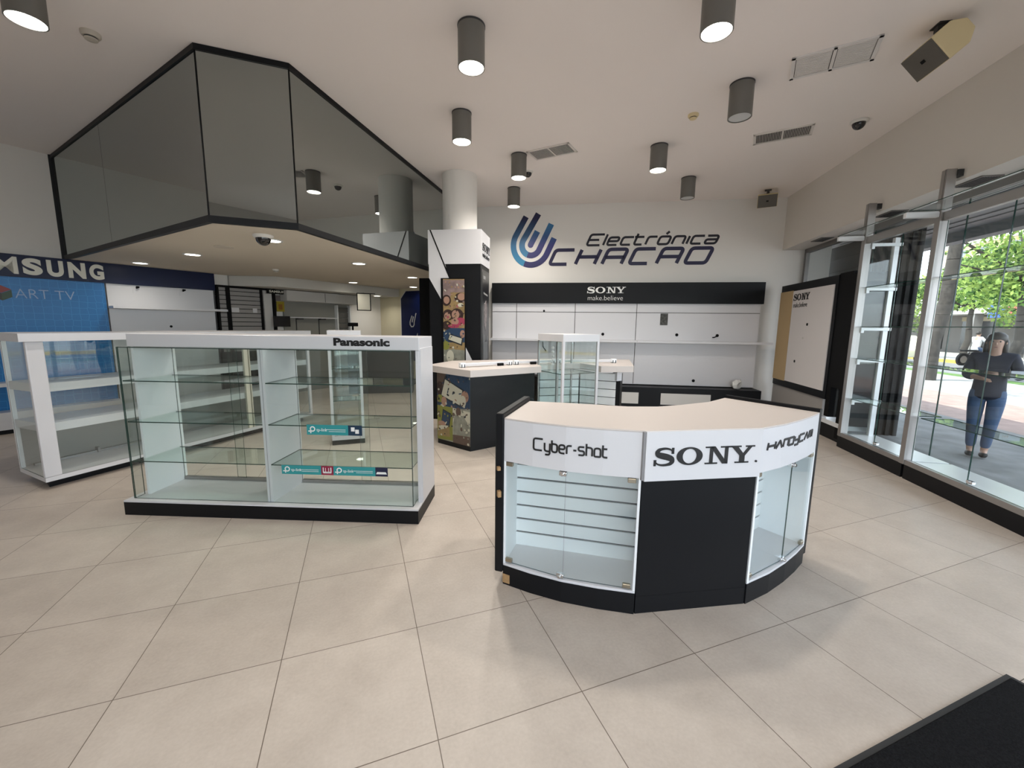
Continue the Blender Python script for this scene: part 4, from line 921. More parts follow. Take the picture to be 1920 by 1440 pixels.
link('panel_emblem', b, [mat('emblem red', '#8a3b3d'), mat('emblem grey', '#3a3a36'), mat('emblem green', '#38503f')], lw)
b = MB(); b.box(0.362, 1.84, -0.05, 0, 0.05, 2.078); link('white_panel', b, WHITE, lw)
for xa, xb in ((0.365, 0.375), (1.82, 1.838)):
    b = MB(); b.box(xa, xb, -0.065, 0, 0.05, 2.078); link('edge_trim', b, DGREY, lw)
b = MB(); b.box(0.37, 1.93, -0.30, -0.05, 1.70, 1.735); link('shelf', b, WHITE, lw)
b = MB(); b.box(-1.7, 0.36, -0.30, -0.06, 0.63, 0.68); link('shelf', b, WHITE, lw)
b = MB(); b.box(-1.7, 0.36, -0.30, -0.06, 0.06, 0.29); link('base', b, WHITE, lw)
b = MB(); b.box(-1.7, 1.84, -0.26, 0, 0, 0.06); link('plinth', b, BLACK, lw)
for s in (0.74, 1.36):
    k = MB(); k.tube([(s, -0.05, 2.055), (s+0.02, -0.09, 2.05), (s-0.02, -0.10, 2.03)], 0.012); link('black_hook', k, BLACKM, lw)
    k = MB(); k.box(s-0.05, s+0.05, -0.054, -0.05, 1.95, 2.01); link('paper_tag', k, WHITE, lw)
k = MB(); k.cyl((1.14, -0.05, 1.425), (1.14, -0.056, 1.425), 0.02, seg=14); link('cable_hole', k, BLACKM, lw)

t = thing('slatwall_rack', 'grey slatted wall rack in black frame beside the white shelf panel', 'wall rack', LEFT, 1.86, -0.01)
b = MB()
for i in range(15): b.box(0.0, 0.95, -0.05, -0.004, 0.95+i*0.082, 0.95+i*0.082+0.070)
link('slats', b, mat('grey slat', (0.30, 0.285, 0.275), 0.55), t)
b = MB(); b.box(0, 0.95, -0.02, 0, 0.0, 2.19); link('backing', b, BLACKM, t)
for x in (0.0, 0.16, 0.77):
    b = MB(); b.box(x, x+(0.06 if x == 0.16 else 0.035), -0.09, 0, 0.0, 2.15); link('upright', b, BLACKM, t)
b = MB(); b.box(0, 0.98, -0.09, 0, 2.15, 2.188); link('top_rail', b, BLACKM, t)
for x, z in ((0.24, 1.70), (0.62, 1.70)):
    b = MB(); b.box(x, x+(0.13 if x < .5 else .08), -0.058, -0.05, z, z+0.085); link('paper_tag', b, WHITE, t)
b = MB(); b.box(0.84, 1.0, -0.06, -0.01, 0.0, 2.15); link('grey_side', b, GREYP, t)
t = thing('slatwall_post', 'black upright post left of the hanging monitor', 'post', LEFT, 2.87, -0.02)
b = MB(); b.box(0, 0.045, -0.09, 0, 0, 2.188); link('post', b, BLACKM, t)
t = thing('shop_sign', 'small black sign with white brand lettering under the low bulkhead', 'sign', LEFT, 2.72, -0.15, 2.09)
b = MB(); b.box(0, 0.46, -0.03, 0, 0, 0.085); link('board', b, BLACKM, t)
text_mesh('lettering', 'SAMSUNG', LETTER, t, 0.04, 0.022, 0.38, 0.045, y=-0.031, depth=0.003, bold=0.03)
t = thing('poster', 'small yellow poster on the back room wall above the black monitor', 'poster', LEFT, 2.96, -0.04, 1.74)
b = MB(); b.box(0, 0.16, -0.008, 0, 0, 0.21); link('sheet', b, mat('yellow print', '#9d8a1c', 0.6), t)
b = MB(); b.box(0.04, 0.12, -0.010, -0.008, 0.04, 0.15); link('printed_block', b, mat('ochre print', '#8a5a1c', 0.6), t)
b = MB(); b.box(-0.03, 0.18, -0.007, 0, 0.215, 0.33); link('upper_sheet', b, mat('pale print', '#6f6663', 0.6), t)
t = thing('monitor', 'black flat monitor mounted beside the post in the back room', 'monitor', LEFT, 2.80, -0.20, 1.43)
b = MB(); b.box(0, 0.32, -0.04, 0, 0, 0.215); b.bevel(0.004, 1); link('screen', b, mat('screen black', (0.004, 0.004, 0.005), 0.2), t)
b = MB(); b.box(0.12, 0.2, 0, 0.19, 0.08, 0.14); link('mount', b, DGREY, t)
t = thing('wall_cabinet', 'long pale overhead cabinet band along the back room wall under the bulkhead', 'cabinet', LEFT, 3.05, -0.01, 1.96)
b = MB(); b.box(0, 1.75, -0.28, 0, 0, 0.215); link('body', b, mat('cabinet pale', (0.52, 0.51, 0.49), 0.5), t)
b = MB(); b.box(0.86, 0.868, -0.283, -0.28, 0.01, 0.205); link('door_gap', b, DGREY, t)
t = thing('back_panel_unit', 'grey back panel with thin white shelf in the back room', 'display unit', LEFT, 3.10, -0.01)
b = MB(); b.box(0, 1.62, -0.03, 0, 0, 1.95); link('panel', b, mat('grey panel', (0.24, 0.235, 0.21), 0.6), t)
b = MB(); b.box(0, 1.18, -0.16, -0.03, 1.615, 1.635); link('shelf', b, WHITE, t)
for x in (0.25, 0.78):
    b = MB(); b.box(x, x+0.02, -0.036, -0.03, 0.9, 1.60); b.box(x, x+0.12, -0.14, -0.03, 1.585, 1.612); link('bracket', b, DGREY, t)
t = thing('slat_niche', 'narrow dark slatted niche between two white uprights in the back room', 'niche', LEFT, 4.30, -0.045)
for x in (0, 0.34):
    b = MB(); b.box(x, x+0.03, -0.10, 0, 0, 1.93); link('upright', b, ALUW, t)
b = MB()
for i in range(8): b.box(0.03, 0.34, -0.03, -0.01, 0.9+i*.125, 0.9+i*.125+.11)
link('slats', b, mat('dark slat', (0.10, 0.095, 0.085), 0.6), t)
t = thing('hanging_frame', 'thin black-framed notice hanging from a bracket by the end of the bulkhead', 'frame', Frame(-0.02, 9.95, 8.0), 0, 0, 1.80)
b = MB()
for a in ((0, .30, 0, .018), (0, .30, .372, .39), (0, .018, 0, .39), (.282, .30, 0, .39)): b.box(a[0], a[1], -0.02, 0, a[2], a[3])
link('frame', b, BLACKM, t)
b = MB(); b.box(.018, .282, -0.012, -0.004, .018, .372); link('sheet', b, mat('notice paper', (0.55, 0.53, 0.45), 0.5), t)
b = MB(); b.box(.10, .40, -0.014, 0.0, .375, .392); b.box(.14, .16, -0.012, 0, .39, .395); link('arm', b, BLACKM, t)
t = thing('card_reader', 'small black till display on a pole before the beige wall', 'till display', Frame(-0.12, 9.6, 0), 0, 0, 1.02)
b = MB(); b.cyl((0, 0, 0), (0, 0, .45), 0.02, seg=12); link('pole', b, BLACKM, t, True)
b = MB(); b.box(-.10, .11, -.03, .03, .43, .51); b.bevel(.006, 1); link('display', b, BLACKM, t)
t = thing('service_counter', 'dark service counter in the back room seen through the long showcase', 'counter', Frame(-0.25, 9.45, -10), 0, 0, 0)
b = MB(); b.box(0, 1.35, 0, 0.55, 0, 0.98); link('body', b, mat('dark counter', (0.03, 0.029, 0.028), 0.5), t)
b = MB(); b.box(-.03, 1.38, -.03, .58, .98, 1.02); link('worktop', b, mat('dark grey top', (0.10, 0.095, 0.09), 0.4), t)

# ================================================================== WINDOW SIDE
RF = Frame(RIGHT.o.x, RIGHT.o.y, 58.99-180)     # x towards the camera along the front, y outwards
bd = thing('display_board', 'freestanding white and tan display board in a black frame before the windows, far right corner', 'display board', RF, -4.60, -0.04)
b = MB(); b.box(0, 1.70, 0, 0.06, 0.53, 2.245); link('frame', b, BLACK, bd)
b = MB(); b.box(0.465, 1.63, -0.012, 0, 0.64, 2.125); link('white_panel', b, mat('board white', (0.66, 0.63, 0.62), 0.5), bd)
b = MB(); b.box(0.005, 0.455, -0.012, 0, 0.63, 2.135); link('tan_panel', b, TAN, bd)
b = MB(); sony(b, 0.50, 1.965, 0.50, 0.105, -0.018, -0.012, reg=True); link('lettering', b, INK, bd)
text_mesh('slogan', 'make.believe', INK, bd, 0.51, 1.855, 0.44, 0.075, y=-0.013, depth=0.003)
for x, z in ((1.02, 1.58), (0.93, 1.37), (0.75, 0.99)):
    k = MB(); k.cyl((x, -0.012, z), (x, -0.017, z), 0.022 if z != 1.37 else 0.016, seg=14); link('cable_hole', k, BLACKM if z != 1.37 else GREYP, bd)
b = MB(); b.box(-0.05, 1.60, 0.03, 0.10, 0.0, 0.53); link('lower_panel', b, mat('board grey', (0.30, 0.285, 0.27), 0.6), bd)
bs = thing('black_side_panel', 'tall black panel between the display board and the first window showcase', 'panel', RF, -2.90, -0.06)
b = MB(); b.box(0.0, 0.30, 0.03, 0.10, 0.72, 2.26); b.box(0.30, 0.50, 0.03, 0.36, 0.05, 2.22); b.box(0.0, 0.10, 0.03, 0.10, 0.30, 0.72); link('panel', b, BLACKM, bs)
b = MB(); b.box(-0.10, 0.50, 0.03, 0.34, 0.20, 0.26); link('ledge', b, ALUW, bs)
b = MB(); b.box(-0.30, 0.50, 0.05, 0.34, 0, 0.20); link('plinth', b, BLACK, bs)

def window_case(label, t0, t1, joint, first):
    """t0 nearer the camera, t1 farther"""
    w = thing('window_showcase', label, 'showcase', RIGHT, t0, 0)
    L = t1-t0; j = joint-t0
    b = MB(); b.box(0, L, -0.30, 0.115, 0, 0.145); link('plinth', b, BLACK, w)
    b = MB(); b.box(0.0, L, -0.30, 0.07, 0.145, 0.175); link('base_board', b, ALUW, w)
    b = MB(); b.box(0.0, L, 0.07, 0.115, 0.145, 0.195); link('bottom_rail', b, ALU, w)
    b = MB(); b.box(0.0, L, 0.055, 0.105, 2.535, 2.615); link('top_rail', b, ALU, w)
    ends = [L] if not first else [L]
    ends = [0.0] + ([L-0.035] if first else [])
    for x in ends:
        b = MB(); b.box(x-0.032, x+0.032, 0.045, 0.125, 0.146, 3.0); b.box(x-0.020, x-0.012, 0.125, 0.128, 2.63, 3.0, 1); b.bevel(0.006, 1); p = link('mullion', b, [ALU, DGREY], w)
        b = MB(); b.box(x-0.045, x+0.02, 0.0, 0.045, 2.93, 2.99); link('wall_bracket', b, DGREY, p)
        b = MB(); b.box(x-0.022, x+0.022, 0.126, 0.40, 2.575, 2.625); b.box(x-0.016, x+0.016, 0.13, 0.39, 2.625, 2.632, 1); b.bevel(0.004, 1); link('light_arm', b, [ALUW, DGREY], p)
        if x == 0.0: continue
        b = MB(); b.box(x-0.025, x+0.025, -0.25, -0.20, 0.175, 2.60); link('back_post', b, ALUW, w)
        for z in (0.60, 1.11, 1.50, 1.98, 2.50):
            k = MB(); k.box(x-0.05, x-0.03, -0.27, 0.05, z, z+0.035); k.box(x-0.05, x-0.03, 0.02, 0.05, z-0.03, z); link('shelf_bracket', k, ALUW, w)
    for a, c, hinge in ((0.035, j-0.003, 0), (j+0.003, L-0.035, 1)):
        b = MB(); b.pane(a, c, 0.078, 0.085, 0.197, 2.533); d = link('glass_door', b, [GLASS_W, GEDGE], w)
        if hinge == 0:
            k = MB(); k.cyl((c-0.03, 0.086, 0.225), (c-0.03, 0.105, 0.225), 0.013, seg=14); k.box(c-0.06, c-0.0, 0.07, 0.095, 0.213, 0.237); link('lock', k, CHROME, d, True)
    for z in (0.637, 1.147, 1.54, 2.015):
        b = MB(); b.pane(0.04, L-0.04, -0.20, 0.06, z, z+0.008); link('glass_shelf', b, [GLASS_S, GEDGE], w)
    b = MB(); b.pane(0.0, L, 0.10, 0.39, 2.634, 2.641); link('canopy_glass', b, [GLASS, GEDGE], w)
    if first:
        b = MB(); b.pane(L-0.03, L-0.022, -0.20, 0.05, 0.176, 2.53); link('side_glass', b, [GLASS, GEDGE], w)
window_case('aluminium and glass window showcase nearest the black side panel, first bay', 1.235, 2.36, 1.73, True)
window_case('aluminium and glass window showcase at the right edge of the view, second bay', -0.17, 1.201, 0.535, False)
for i, (a, lb) in enumerate(((1.62, 'dark square vent in the soffit above the second window showcase'), (2.75, 'dark square vent in the soffit above the first window showcase'), (4.25, 'dark square vent in the soffit above the display board'))):
    t = thing('soffit_vent', lb, 'vent', RIGHT, a-0.35, -0.17, 2.9)
    b = MB(); b.box(-.16, .16, -.085, .085, -0.01, 0); link('frame', b, mat('soffit vent grey', (0.16, 0.15, 0.14), 0.6), t)
    b = MB()
    for k in range(7): b.box(-.14, .14, -.07+k*.021, -.062+k*.021, -0.014, -0.01)
    link('slats', b, DGREY, t)

mt_ = thing('door_mat', 'black ribbed entrance mat on the floor, bottom right corner', 'mat', WORLD, 1.6, 0.1)
b = MB(); b.box(-1.0, 1.02, -0.65, 0.63, 0, 0.010); b.bevel(0.004, 1); link('pile', b, mat('mat black', (0.012, 0.012, 0.013), 0.95, spec=0.1, noise=0.5, nscale=160, bump=1.0, bscale=220), mt_)
b = MB()
for a in ((-1.0, 1.035, 0.63, 0.648), (1.02, 1.037, -0.65, 0.63)): b.box(*a, 0, 0.006)
link('border', b, mat('mat rubber edge', (0.02, 0.02, 0.02), 0.7), mt_)

# ================================================================== STREET OUTSIDE
G = -0.10
def ground(name, y0, y1, m, z=G, x0=-14, x1=60):
    b = MB(); b.box(x0, x1, -y1, -y0, z-0.25, z); return struct(name, b, m, RIGHT)
ground('pavement', 0.43, 3.4, mat('grey paving', (0.22, 0.22, 0.22), 0.8, noise=0.35, nscale=3))
ground('pavement', 3.4, 5.9, mat('pink brick paving', (0.36, 0.25, 0.22), 0.8, noise=0.2, nscale=5))
ground('pavement', 5.9, 9.6, mat('pale concrete paving', (0.34, 0.33, 0.32), 0.8, noise=0.15, nscale=2))
ground('pavement', -14, 0.43, mat('grey paving', (0.22, 0.22, 0.22), 0.8, noise=0.35, nscale=3), x0=-30, x1=-5.8)
g = ground('grass_strip', 9.6, 10.3, mat('street grass', (0.10, 0.20, 0.04), 0.9, noise=0.5, nscale=12)); g['kind'] = 'structure'
ground('road', 10.3, 15.6, mat('asphalt', (0.22, 0.22, 0.23), 0.85, noise=0.15, nscale=2), z=G-0.08)
ground('pavement', 15.6, 60, mat('far paving', (0.42, 0.40, 0.38), 0.85), z=G)
kb = MB(); kb.box(-5, 45, -15.75, -15.5, G-0.1, G+0.08); struct('kerb', kb, mat('yellow kerb paint', (0.75, 0.52, 0.10), 0.7), RIGHT)
cn = MB(); cn.box(-8, 9, -2.2, -0.5, 3.0, 3.25); cn.box(-8, 9, -2.3, -2.1, 2.86, 3.3)
for i in range(7): cn.box(-8, 9, -0.60-i*0.2, -0.58-i*0.2, 2.985, 3.0)
struct('canopy', cn, mat('street canopy concrete', (0.30, 0.30, 0.31), 0.8), RIGHT)
t = thing('column', 'dark ribbed concrete column outside, seen through the first window showcase', 'column', RIGHT, 3.60, -1.05, G)
b = MB(); b.box(0, 1.15, -0.30, 0.0, 0, 3.10); link('shaft', b, mat('dark concrete', (0.012, 0.012, 0.012), 0.9, spec=0.1), t)
b = MB()
for i in range(12): b.box(0.01+i*0.096, 0.01+i*0.096+0.055, 0, 0.028, 0, 3.10)
for i in range(3): b.box(-0.028, 0, -0.29+i*0.1, -0.29+i*0.1+0.055, 0, 3.10)
link('ribs', b, mat('dark concrete rib', (0.034, 0.033, 0.032), 0.9, spec=0.1, noise=0.4, nscale=8), t)
t = thing('roller_shutter', 'dark closed roller shutter outside behind the display board', 'shutter', RIGHT, 4.20, -0.9, G)
b = MB()
for i in range(20): b.box(0, 3.0, -0.05, 0.0 if i % 2 else 0.012, 0.85+i*0.11, 0.85+i*0.11+0.108)
link('slats', b, mat('dark shutter', (0.013, 0.013, 0.014), 0.7, spec=0.1), t)

LEAF = [mat('leaf bright', (0.30, 0.42, 0.10), 0.6, spec=0.2), mat('leaf mid', (0.13, 0.23, 0.055), 0.6, spec=0.2), mat('leaf dark', (0.035, 0.09, 0.022), 0.6, spec=0.2)]
for m in LEAF: m.node_tree.nodes['Principled BSDF'].inputs['Transmission Weight'].default_value = 0.0
BARK = mat('bark', (0.055, 0.047, 0.04), 0.9, noise=0.4, nscale=9, bump=0.5, bscale=20)
def tree(label, t_, N, h, r, n, lean=0.0, trunk=0.17, sc=(1, 1, .8), mix=(4, 3, 2), ls=0.095):
    rnd = random.Random(int(t_*100+N))
    tr = thing('tree', label, 'tree', RIGHT, t_, 3.34-N, G)
    b = MB(); pts = [(lean*i/5*2+0.06*math.sin(i*1.7), 0.05*math.sin(i*2.3), h*i/6) for i in range(7)]
    for i, (a, c) in enumerate(zip(pts, pts[1:])): b.cyl(a, c, trunk*(1-i*.08), trunk*(1-(i+1)*.08), seg=10)
    for k in range(7):
        a = rnd.uniform(0, 6.28); e = Vector((math.cos(a)*r*.75*sc[0], math.sin(a)*r*.75*sc[1], rnd.uniform(-.2, .7)*r)); b.cyl(pts[-2], Vector(pts[-1])+e, trunk*.35, trunk*.10, seg=6)
    link('trunk', b, BARK, tr, True)
    b = MB(); cx, cy, cz = pts[-1]; blobs = []
    for k in range(13):
        a = rnd.uniform(0, 6.28); q = r*rnd.uniform(.25, .85); blobs.append((cx+math.cos(a)*q*sc[0], cy+math.sin(a)*q*sc[1], cz+rnd.uniform(-.45, .75)*r*sc[2], r*rnd.uniform(.28, .48)))
    for i in range(n):
        bx, by, bz, br = blobs[rnd.randrange(len(blobs))]
        d = Vector((rnd.gauss(0, 1), rnd.gauss(0, 1), rnd.gauss(0, 1))).normalized()*br*rnd.uniform(.55, 1.0)
        c = Vector((bx, by, bz))+d; u = Vector((rnd.gauss(0, 1), rnd.gauss(0, 1), rnd.gauss(0, 1))).normalized(); v = u.orthogonal().normalized(); s = ls*rnd.uniform(.6, 1.3)
        mi = rnd.choices((0, 1, 2), mix)[0]
        b.poly_faces([c-u*s, c+v*s*.45, c+u*s, c-v*s*.45], [(0, 1, 2, 3)], mi)
    link('foliage', b, LEAF, tr)
tree('street tree with pale leaning trunk right of the second window post', 12.2, 11.0, 7.6, 2.2, 3600, lean=-.25, trunk=0.22, mix=(3, 3, 3), ls=.10)
tree('street tree with its trunk behind the standing person outside', 13.3, 14.2, 3.9, 2.4, 5200, trunk=0.17, mix=(4, 3, 1))
tree('bright leafy street tree by the taxi', 26.0, 18.0, 2.9, 2.3, 4800, mix=(6, 2, 1))
tree('leafy street tree in front of the arcade', 17.3, 18.5, 3.9, 2.6, 5200, mix=(5, 3, 1))
tree('overhanging street tree at the upper right of the window', 5.4, 9.4, 5.5, 2.1, 4200, lean=1.15, mix=(2, 3, 4), ls=.085)
tree('far street tree beside the beige apartment block', 23.5, 20.5, 3.4, 2.4, 4800, mix=(6, 3, 1), ls=.12)

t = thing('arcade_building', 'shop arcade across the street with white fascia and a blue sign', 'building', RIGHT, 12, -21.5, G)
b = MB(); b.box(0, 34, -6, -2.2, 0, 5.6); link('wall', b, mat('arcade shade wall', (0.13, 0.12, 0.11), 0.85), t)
b = MB(); b.box(0, 34, -2.2, 0, 2.75, 3.9); link('fascia', b, mat('arcade fascia', (0.62, 0.61, 0.58), 0.8), t)
for x in range(1, 34, 4):
    b = MB(); b.box(x, x+0.45, -0.55, -0.05, 0, 2.75); link('pillar', b, mat('arcade pillar', (0.22, 0.21, 0.20), 0.8), t)
for x in range(2, 32, 4):
    b = MB(); b.box(x+0.2, x+2.6, -2.2, -2.12, 0.2, 2.3); link('shop_window', b, mat('dark shop window', (0.02, 0.022, 0.025), 0.15), t)
    b = MB(); b.box(x+0.2, x+2.6, -2.12, -2.05, 2.3, 2.6); link('lintel', b, mat('arcade lintel', (0.30, 0.25, 0.16), 0.7), t)
b = MB(); b.box(13.2, 15.9, 0.0, 0.12, 2.45, 3.25); sg = link('shop_sign', b, mat('blue shop sign', (0.03, 0.10, 0.38), 0.5), t)
b = MB(); b.cyl((14.3, 0.12, 2.92), (14.3, 0.16, 2.92), 0.34, seg=24); link('sign_disc', b, mat('red sign disc', (0.62, 0.09, 0.09), 0.5), sg)
t = thing('apartment_building', 'beige apartment block with small windows far across the street', 'building', RIGHT, 30, -38, G)
b = MB(); b.box(0, 26, -10, 0, 0, 15); link('wall', b, mat('beige render', (0.62, 0.50, 0.33), 0.85), t)
for i in range(5):
    b = MB(); b.box(0, 26, 0, 0.5, 2.6+i*2.8, 3.5+i*2.8); link('balcony', b, mat('balcony white', (0.66, 0.63, 0.58), 0.8), t)
    for k in range(8):
        b = MB(); b.box(1+k*3.1, 2.5+k*3.1, 0, 0.05, 3.8+i*2.8, 5.0+i*2.8); link('window', b, mat('far window', (0.16, 0.18, 0.20), 0.2), t)

# taxi
cr = thing('car', 'white taxi with yellow roof sign stopped in the road outside', 'car', RIGHT, 22.3, 3.34-16.0, G-0.08)
prof = [(-2.1, .35), (-2.15, .75), (-1.95, .95), (-1.25, 1.0), (-.75, 1.42), (.75, 1.45), (1.35, 1.02), (2.0, .9), (2.12, .6), (2.1, .32)]
b = MB(); b.plate(prof, -.8, .8); b.bevel(.06, 2); link('body', b, mat('taxi paint', (0.72, 0.68, 0.48), 0.25, coat=.5), cr, True)
b = MB()
for y in (-.81, .80): b.plate([(-1.15, 1.0), (-.72, 1.36), (-.05, 1.38), (-.05, 1.0)], y, y+.012); b.plate([(.03, 1.0), (.03, 1.38), (.68, 1.38), (1.2, 1.02)], y, y+.012)
link('side_window', b, mat('taxi glass', (0.10, 0.20, 0.36), 0.1), cr)
for x in (-1.3, 1.3):
    for y in (-.72, .72):
        b = MB(); b.cyl((x, y-.1, .32), (x, y+.1, .32), .32, seg=20); b.cyl((x, y-.11, .32), (x, y+.11, .32), .17, seg=16, mi=1); link('wheel', b, [BLACKM, ALU], cr)
b = MB(); b.box(-.2, .2, -.35, .35, 1.45, 1.62); link('roof_sign', b, mat('taxi yellow', (0.8, 0.62, 0.05), 0.5), cr)
for y in (-.55, .55):
    b = MB(); b.box(2.08, 2.14, y-.15, y+.15, .62, .78); link('headlamp', b, mat('lamp plastic', (.8, .8, .8), .2), cr)

# people
def skin(name, V, E_, Rr, m, parent, root=0):
    me = bpy.data.meshes.new(name); me.from_pydata(V, E_, []); o = bpy.data.objects.new(name, me); C.objects.link(o)
    md = o.modifiers.new('skin', 'SKIN'); md.use_smooth_shade = True
    for i, r in enumerate(Rr):
        d = me.skin_vertices[0].data[i]; d.radius = r if isinstance(r, tuple) else (r, r); d.use_root = (i == root)
    s = o.modifiers.new('sub', 'SUBSURF'); s.levels = 1; s.render_levels = 2
    me.materials.append(m); o.parent = parent; return o
SKIN = mat('skin', (0.42, 0.25, 0.18), 0.55)
def figure(label, loc, rotz, pose, shirt, trousers, hairm, long_hair=True, shoes=True):
    """pose: joint -> (x,y,z); figure faces -y, metres, feet at z=0"""
    p = thing('person', label, 'person', WORLD); p.location = loc; p.rotation_euler = (0, 0, R(rotz)); J = pose
    V, E_, Rr = [], [], []
    def add(q, r, prev=None):
        V.append(tuple(q)); Rr.append(r); 
        if prev is not None: E_.append((prev, len(V)-1))
        return len(V)-1
    pel = add(J['pelvis'], .115); sp_ = add(J['spine'], .105, pel); ch = add(J['chest'], .12, sp_); nk = add(J['neck'], .05, ch); hb = add(J['head'], .075, nk); ht = add(J['crown'], .07, hb)
    for s in ('l', 'r'):
        a = add(J['sh'+s], .055, ch); el = add(J['el'+s], .040, a); wr_ = add(J['wr'+s], .026, el)
        d = (Vector(J['wr'+s])-Vector(J['el'+s])).normalized(); h = Vector(J['wr'+s])+d*.045; pm = add(h, .030, wr_)
        sd_ = Vector((-d.y, d.x, 0)); sd_ = sd_.normalized() if sd_.length > .1 else Vector((1, 0, 0))
        for k, (o_, ln) in enumerate(((-.024, .055), (-.008, .068), (.008, .064), (.024, .05))):
            f1 = add(h+d*.035+sd_*o_, .009, pm); f2 = add(h+d*(.035+ln*.5)+sd_*o_+Vector((0, 0, -.006)), .008, f1); add(h+d*(.035+ln*.9)+sd_*o_+Vector((0, 0, -.02)), .007, f2)
        t1 = add(h+sd_*.032+d*.0, .010, pm); add(h+sd_*.045+d*.035, .008, t1)
    for s in ('l', 'r'):
        hp = add(J['hip'+s], .085, pel); kn = add(J['kn'+s], .055, hp); an = add(J['an'+s], .036, kn); add(Vector(J['an'+s])+Vector((0, -.10, -.035)), .030, an)
    skin('body', V, E_, Rr, SKIN, p)
    c = Vector(J['head']); up_ = (Vector(J['crown'])-c).normalized()
    b = MB(); b.ball((c.x-.03, c.y-.078, c.z+.025), .010, 1); b.ball((c.x+.03, c.y-.078, c.z+.025), .010, 1); link('eyes', b, mat('eye dark', (.02, .015, .012), .3), p, True)
    b = MB(); b.ball((c.x, c.y-.088, c.z-.004), .014, 2, (.8, 1, 1.4)); b.ball((c.x-.082, c.y, c.z), .018, 1, (.5, 1, 1.4)); b.ball((c.x+.082, c.y, c.z), .018, 1, (.5, 1, 1.4)); link('nose_and_ears', b, SKIN, p, True)
    b = MB(); b.ball((c.x, c.y-.076, c.z-.045), .02, 1, (1, .4, .3)); link('mouth', b, mat('lips', (.25, .09, .08), .5), p, True)
    b = MB(); b.ball((c.x, c.y+.036, c.z+.058), .093, 2, (1, 1, .95))
    if long_hair: b.ball((c.x-.075, c.y+.03, c.z-.05), .05, 2, (.7, 1, 2.4)); b.ball((c.x+.075, c.y+.03, c.z-.05), .05, 2, (.7, 1, 2.4)); b.ball((c.x, c.y+.07, c.z-.05), .08, 2, (1.2, .6, 1.8))
    link('hair', b, hairm, p, True)
    V, E_, Rr = [], [], []
    pel = add(Vector(J['pelvis'])+Vector((0, 0, -.13)), (.165, .14)); p2 = add(J['pelvis'], (.165, .14), pel); sp_ = add(J['spine'], (.145, .125), p2); ch = add(J['chest'], (.145, .12), sp_); add(Vector(J['neck'])+Vector((0, 0, -.035)), .065, ch)
    for s in ('l', 'r'):
        a = add(J['sh'+s], .075, ch); el = add(J['el'+s], .056, a); add(Vector(J['el'+s]).lerp(Vector(J['wr'+s]), .55), .047, el)
    skin('top', V, E_, Rr, shirt, p)
    V, E_, Rr = [], [], []
    pel = add(J['pelvis'], (.135, .118)); add(Vector(J['pelvis'])+Vector((0, 0, .09)), (.13, .11), pel)
    for s in ('l', 'r'):
        hp = add(J['hip'+s], .098, pel); kn = add(J['kn'+s], .066, hp); add(Vector(J['kn'+s]).lerp(Vector(J['an'+s]), .92), .050, kn)
    skin('trousers', V, E_, Rr, trousers, p)
    for s in ('l', 'r'):
        a = Vector(J['an'+s]); b = MB(); b.ball((a.x, a.y-.05, a.z-.035), .05, 2, (.85, 2.2, .72)); link('shoe', b, BLACKM, p, True)
    return p
STAND = dict(pelvis=(0, 0, .86), spine=(0, 0, 1.02), chest=(0, .01, 1.20), neck=(0, 0, 1.35), head=(0, -.02, 1.46), crown=(0, -.01, 1.535),
             shl=(-.165, 0, 1.285), ell=(-.21, -.02, 1.05), wrl=(-.08, -.20, 1.03), shr=(.165, 0, 1.285), elr=(.23, -.06, 1.06), wrr=(.20, -.27, 1.10),
             hipl=(-.085, 0, .80), knl=(-.08, -.01, .45), anl=(-.07, .02, .08), hipr=(.085, 0, .80), knr=(.07, -.02, .45), anr=(.05, .02, .08))
NAVYC = mat('navy blouse', (0.012, 0.014, 0.028), 0.8); JEANS = mat('blue jeans', (0.055, 0.095, 0.18), 0.8, noise=.2, nscale=20); HAIR = mat('dark hair', (0.020, 0.015, 0.012), 0.5)
pp = Vector((7.43, 2.70, G))
figure('person outside the window in navy top and blue jeans holding a phone', pp, -70, STAND, NAVYC, JEANS, HAIR)
t = thing('phone', 'pale tablet-like phone held out by the person outside the window', 'phone', Frame(pp.x, pp.y, -70), 0.225, -0.365, G+1.095, 20)
b = MB(); b.box(-.085, .085, -.006, .006, -.035, .06); b.bevel(.004, 1); link('body', b, mat('phone pale', (0.5, 0.52, 0.58), 0.3), t)
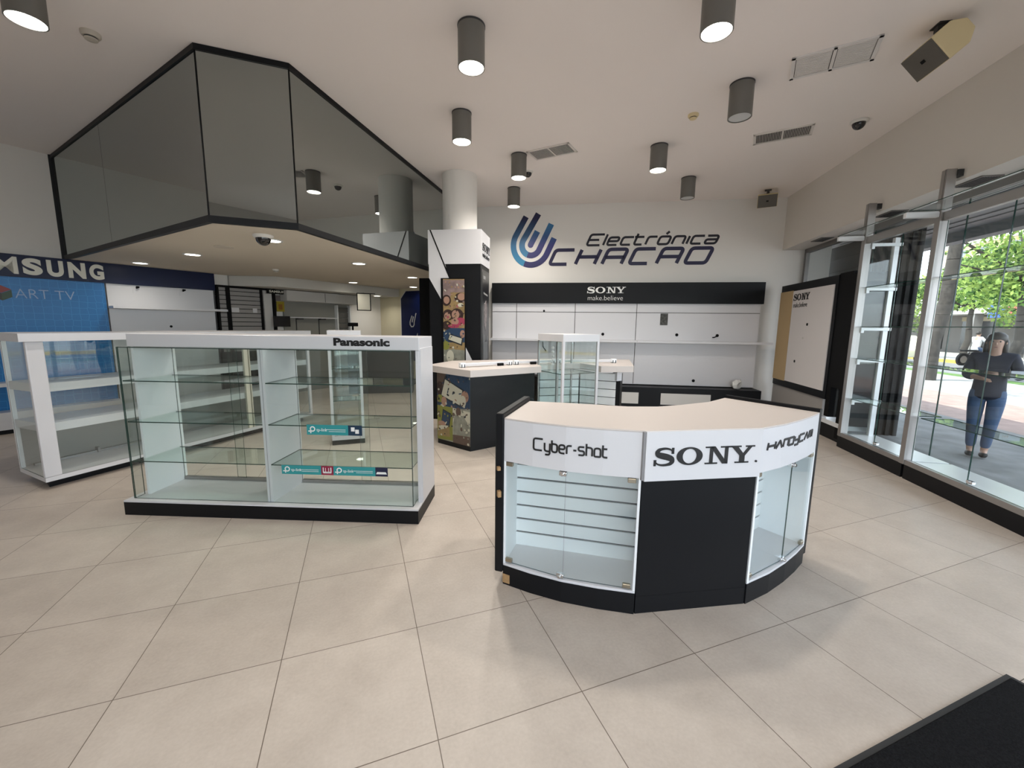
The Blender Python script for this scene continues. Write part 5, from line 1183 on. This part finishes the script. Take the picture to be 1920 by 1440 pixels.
b = MB(); b.box(-.075, .075, .0062, .008, -.028, .053); link('screen', b, mat('phone screen', (0.02, 0.02, 0.03), 0.1), t)
SIT = dict(STAND); SIT.update(pelvis=(0, .05, .82), hipl=(-.09, .02, .79), knl=(-.16, -.36, .66), anl=(-.17, -.20, .28), hipr=(.09, .02, .79), knr=(.16, -.36, .66), anr=(.17, -.20, .28), wrl=(-.26, -.42, 1.0), wrr=(.26, -.42, 1.0), ell=(-.25, -.16, 1.06), elr=(.25, -.16, 1.06))
WSH = mat('white shirt', (0.72, 0.72, 0.72), 0.8)
def bike(label, x, y, rot, body):
    t = thing('motorcycle', label, 'motorcycle', RIGHT, x, y, G, rot)
    for yy in (-.62, .62):
        b = MB(); b.cyl((-.05, yy, .29), (.05, yy, .29), .29, seg=20); b.cyl((-.055, yy, .29), (.055, yy, .29), .17, seg=14, mi=1); link('wheel', b, [BLACKM, ALU], t)
    b = MB(); b.ball((0, -.18, .66), .20, 2, (.7, 1.3, .8)); b.box(-.10, .10, -.25, .35, .30, .52); link('tank_and_engine', b, body, t, True)
    b = MB(); b.box(-.12, .12, -.02, .68, .66, .735); b.bevel(.02, 2); link('seat', b, BLACKM, t)
    b = MB(); b.tube([(-.32, -.42, .98), (-.1, -.48, .94), (.1, -.48, .94), (.32, -.42, .98)], .016); b.tube([(0, -.48, .94), (0, -.62, .29)], .03); b.tube([(0, .3, .6), (0, .62, .29)], .03); link('handlebar_and_fork', b, DGREY, t)
for i, (px_, yb, c_, lb) in enumerate(((19.3, -14.2, (0.05, 0.05, 0.06), 'dark motorcycle'), (18.4, -14.35, (0.30, 0.06, 0.05), 'maroon motorcycle'), (15.9, -14.0, (0.45, 0.45, 0.47), 'silver motorcycle'))):
    bike(lb + ' parked along the far kerb outside', px_, yb-0.2, 15+i*8, mat(lb + ' paint', c_, 0.3))
    if i != 1:
        q = RIGHT(px_, yb-0.2, G); figure(('rider in a white shirt on the dark motorcycle outside', '', 'rider in a white shirt on the silver motorcycle at the right edge')[i], q, 58.99+15+i*8, SIT, WSH, JEANS, HAIR, False)
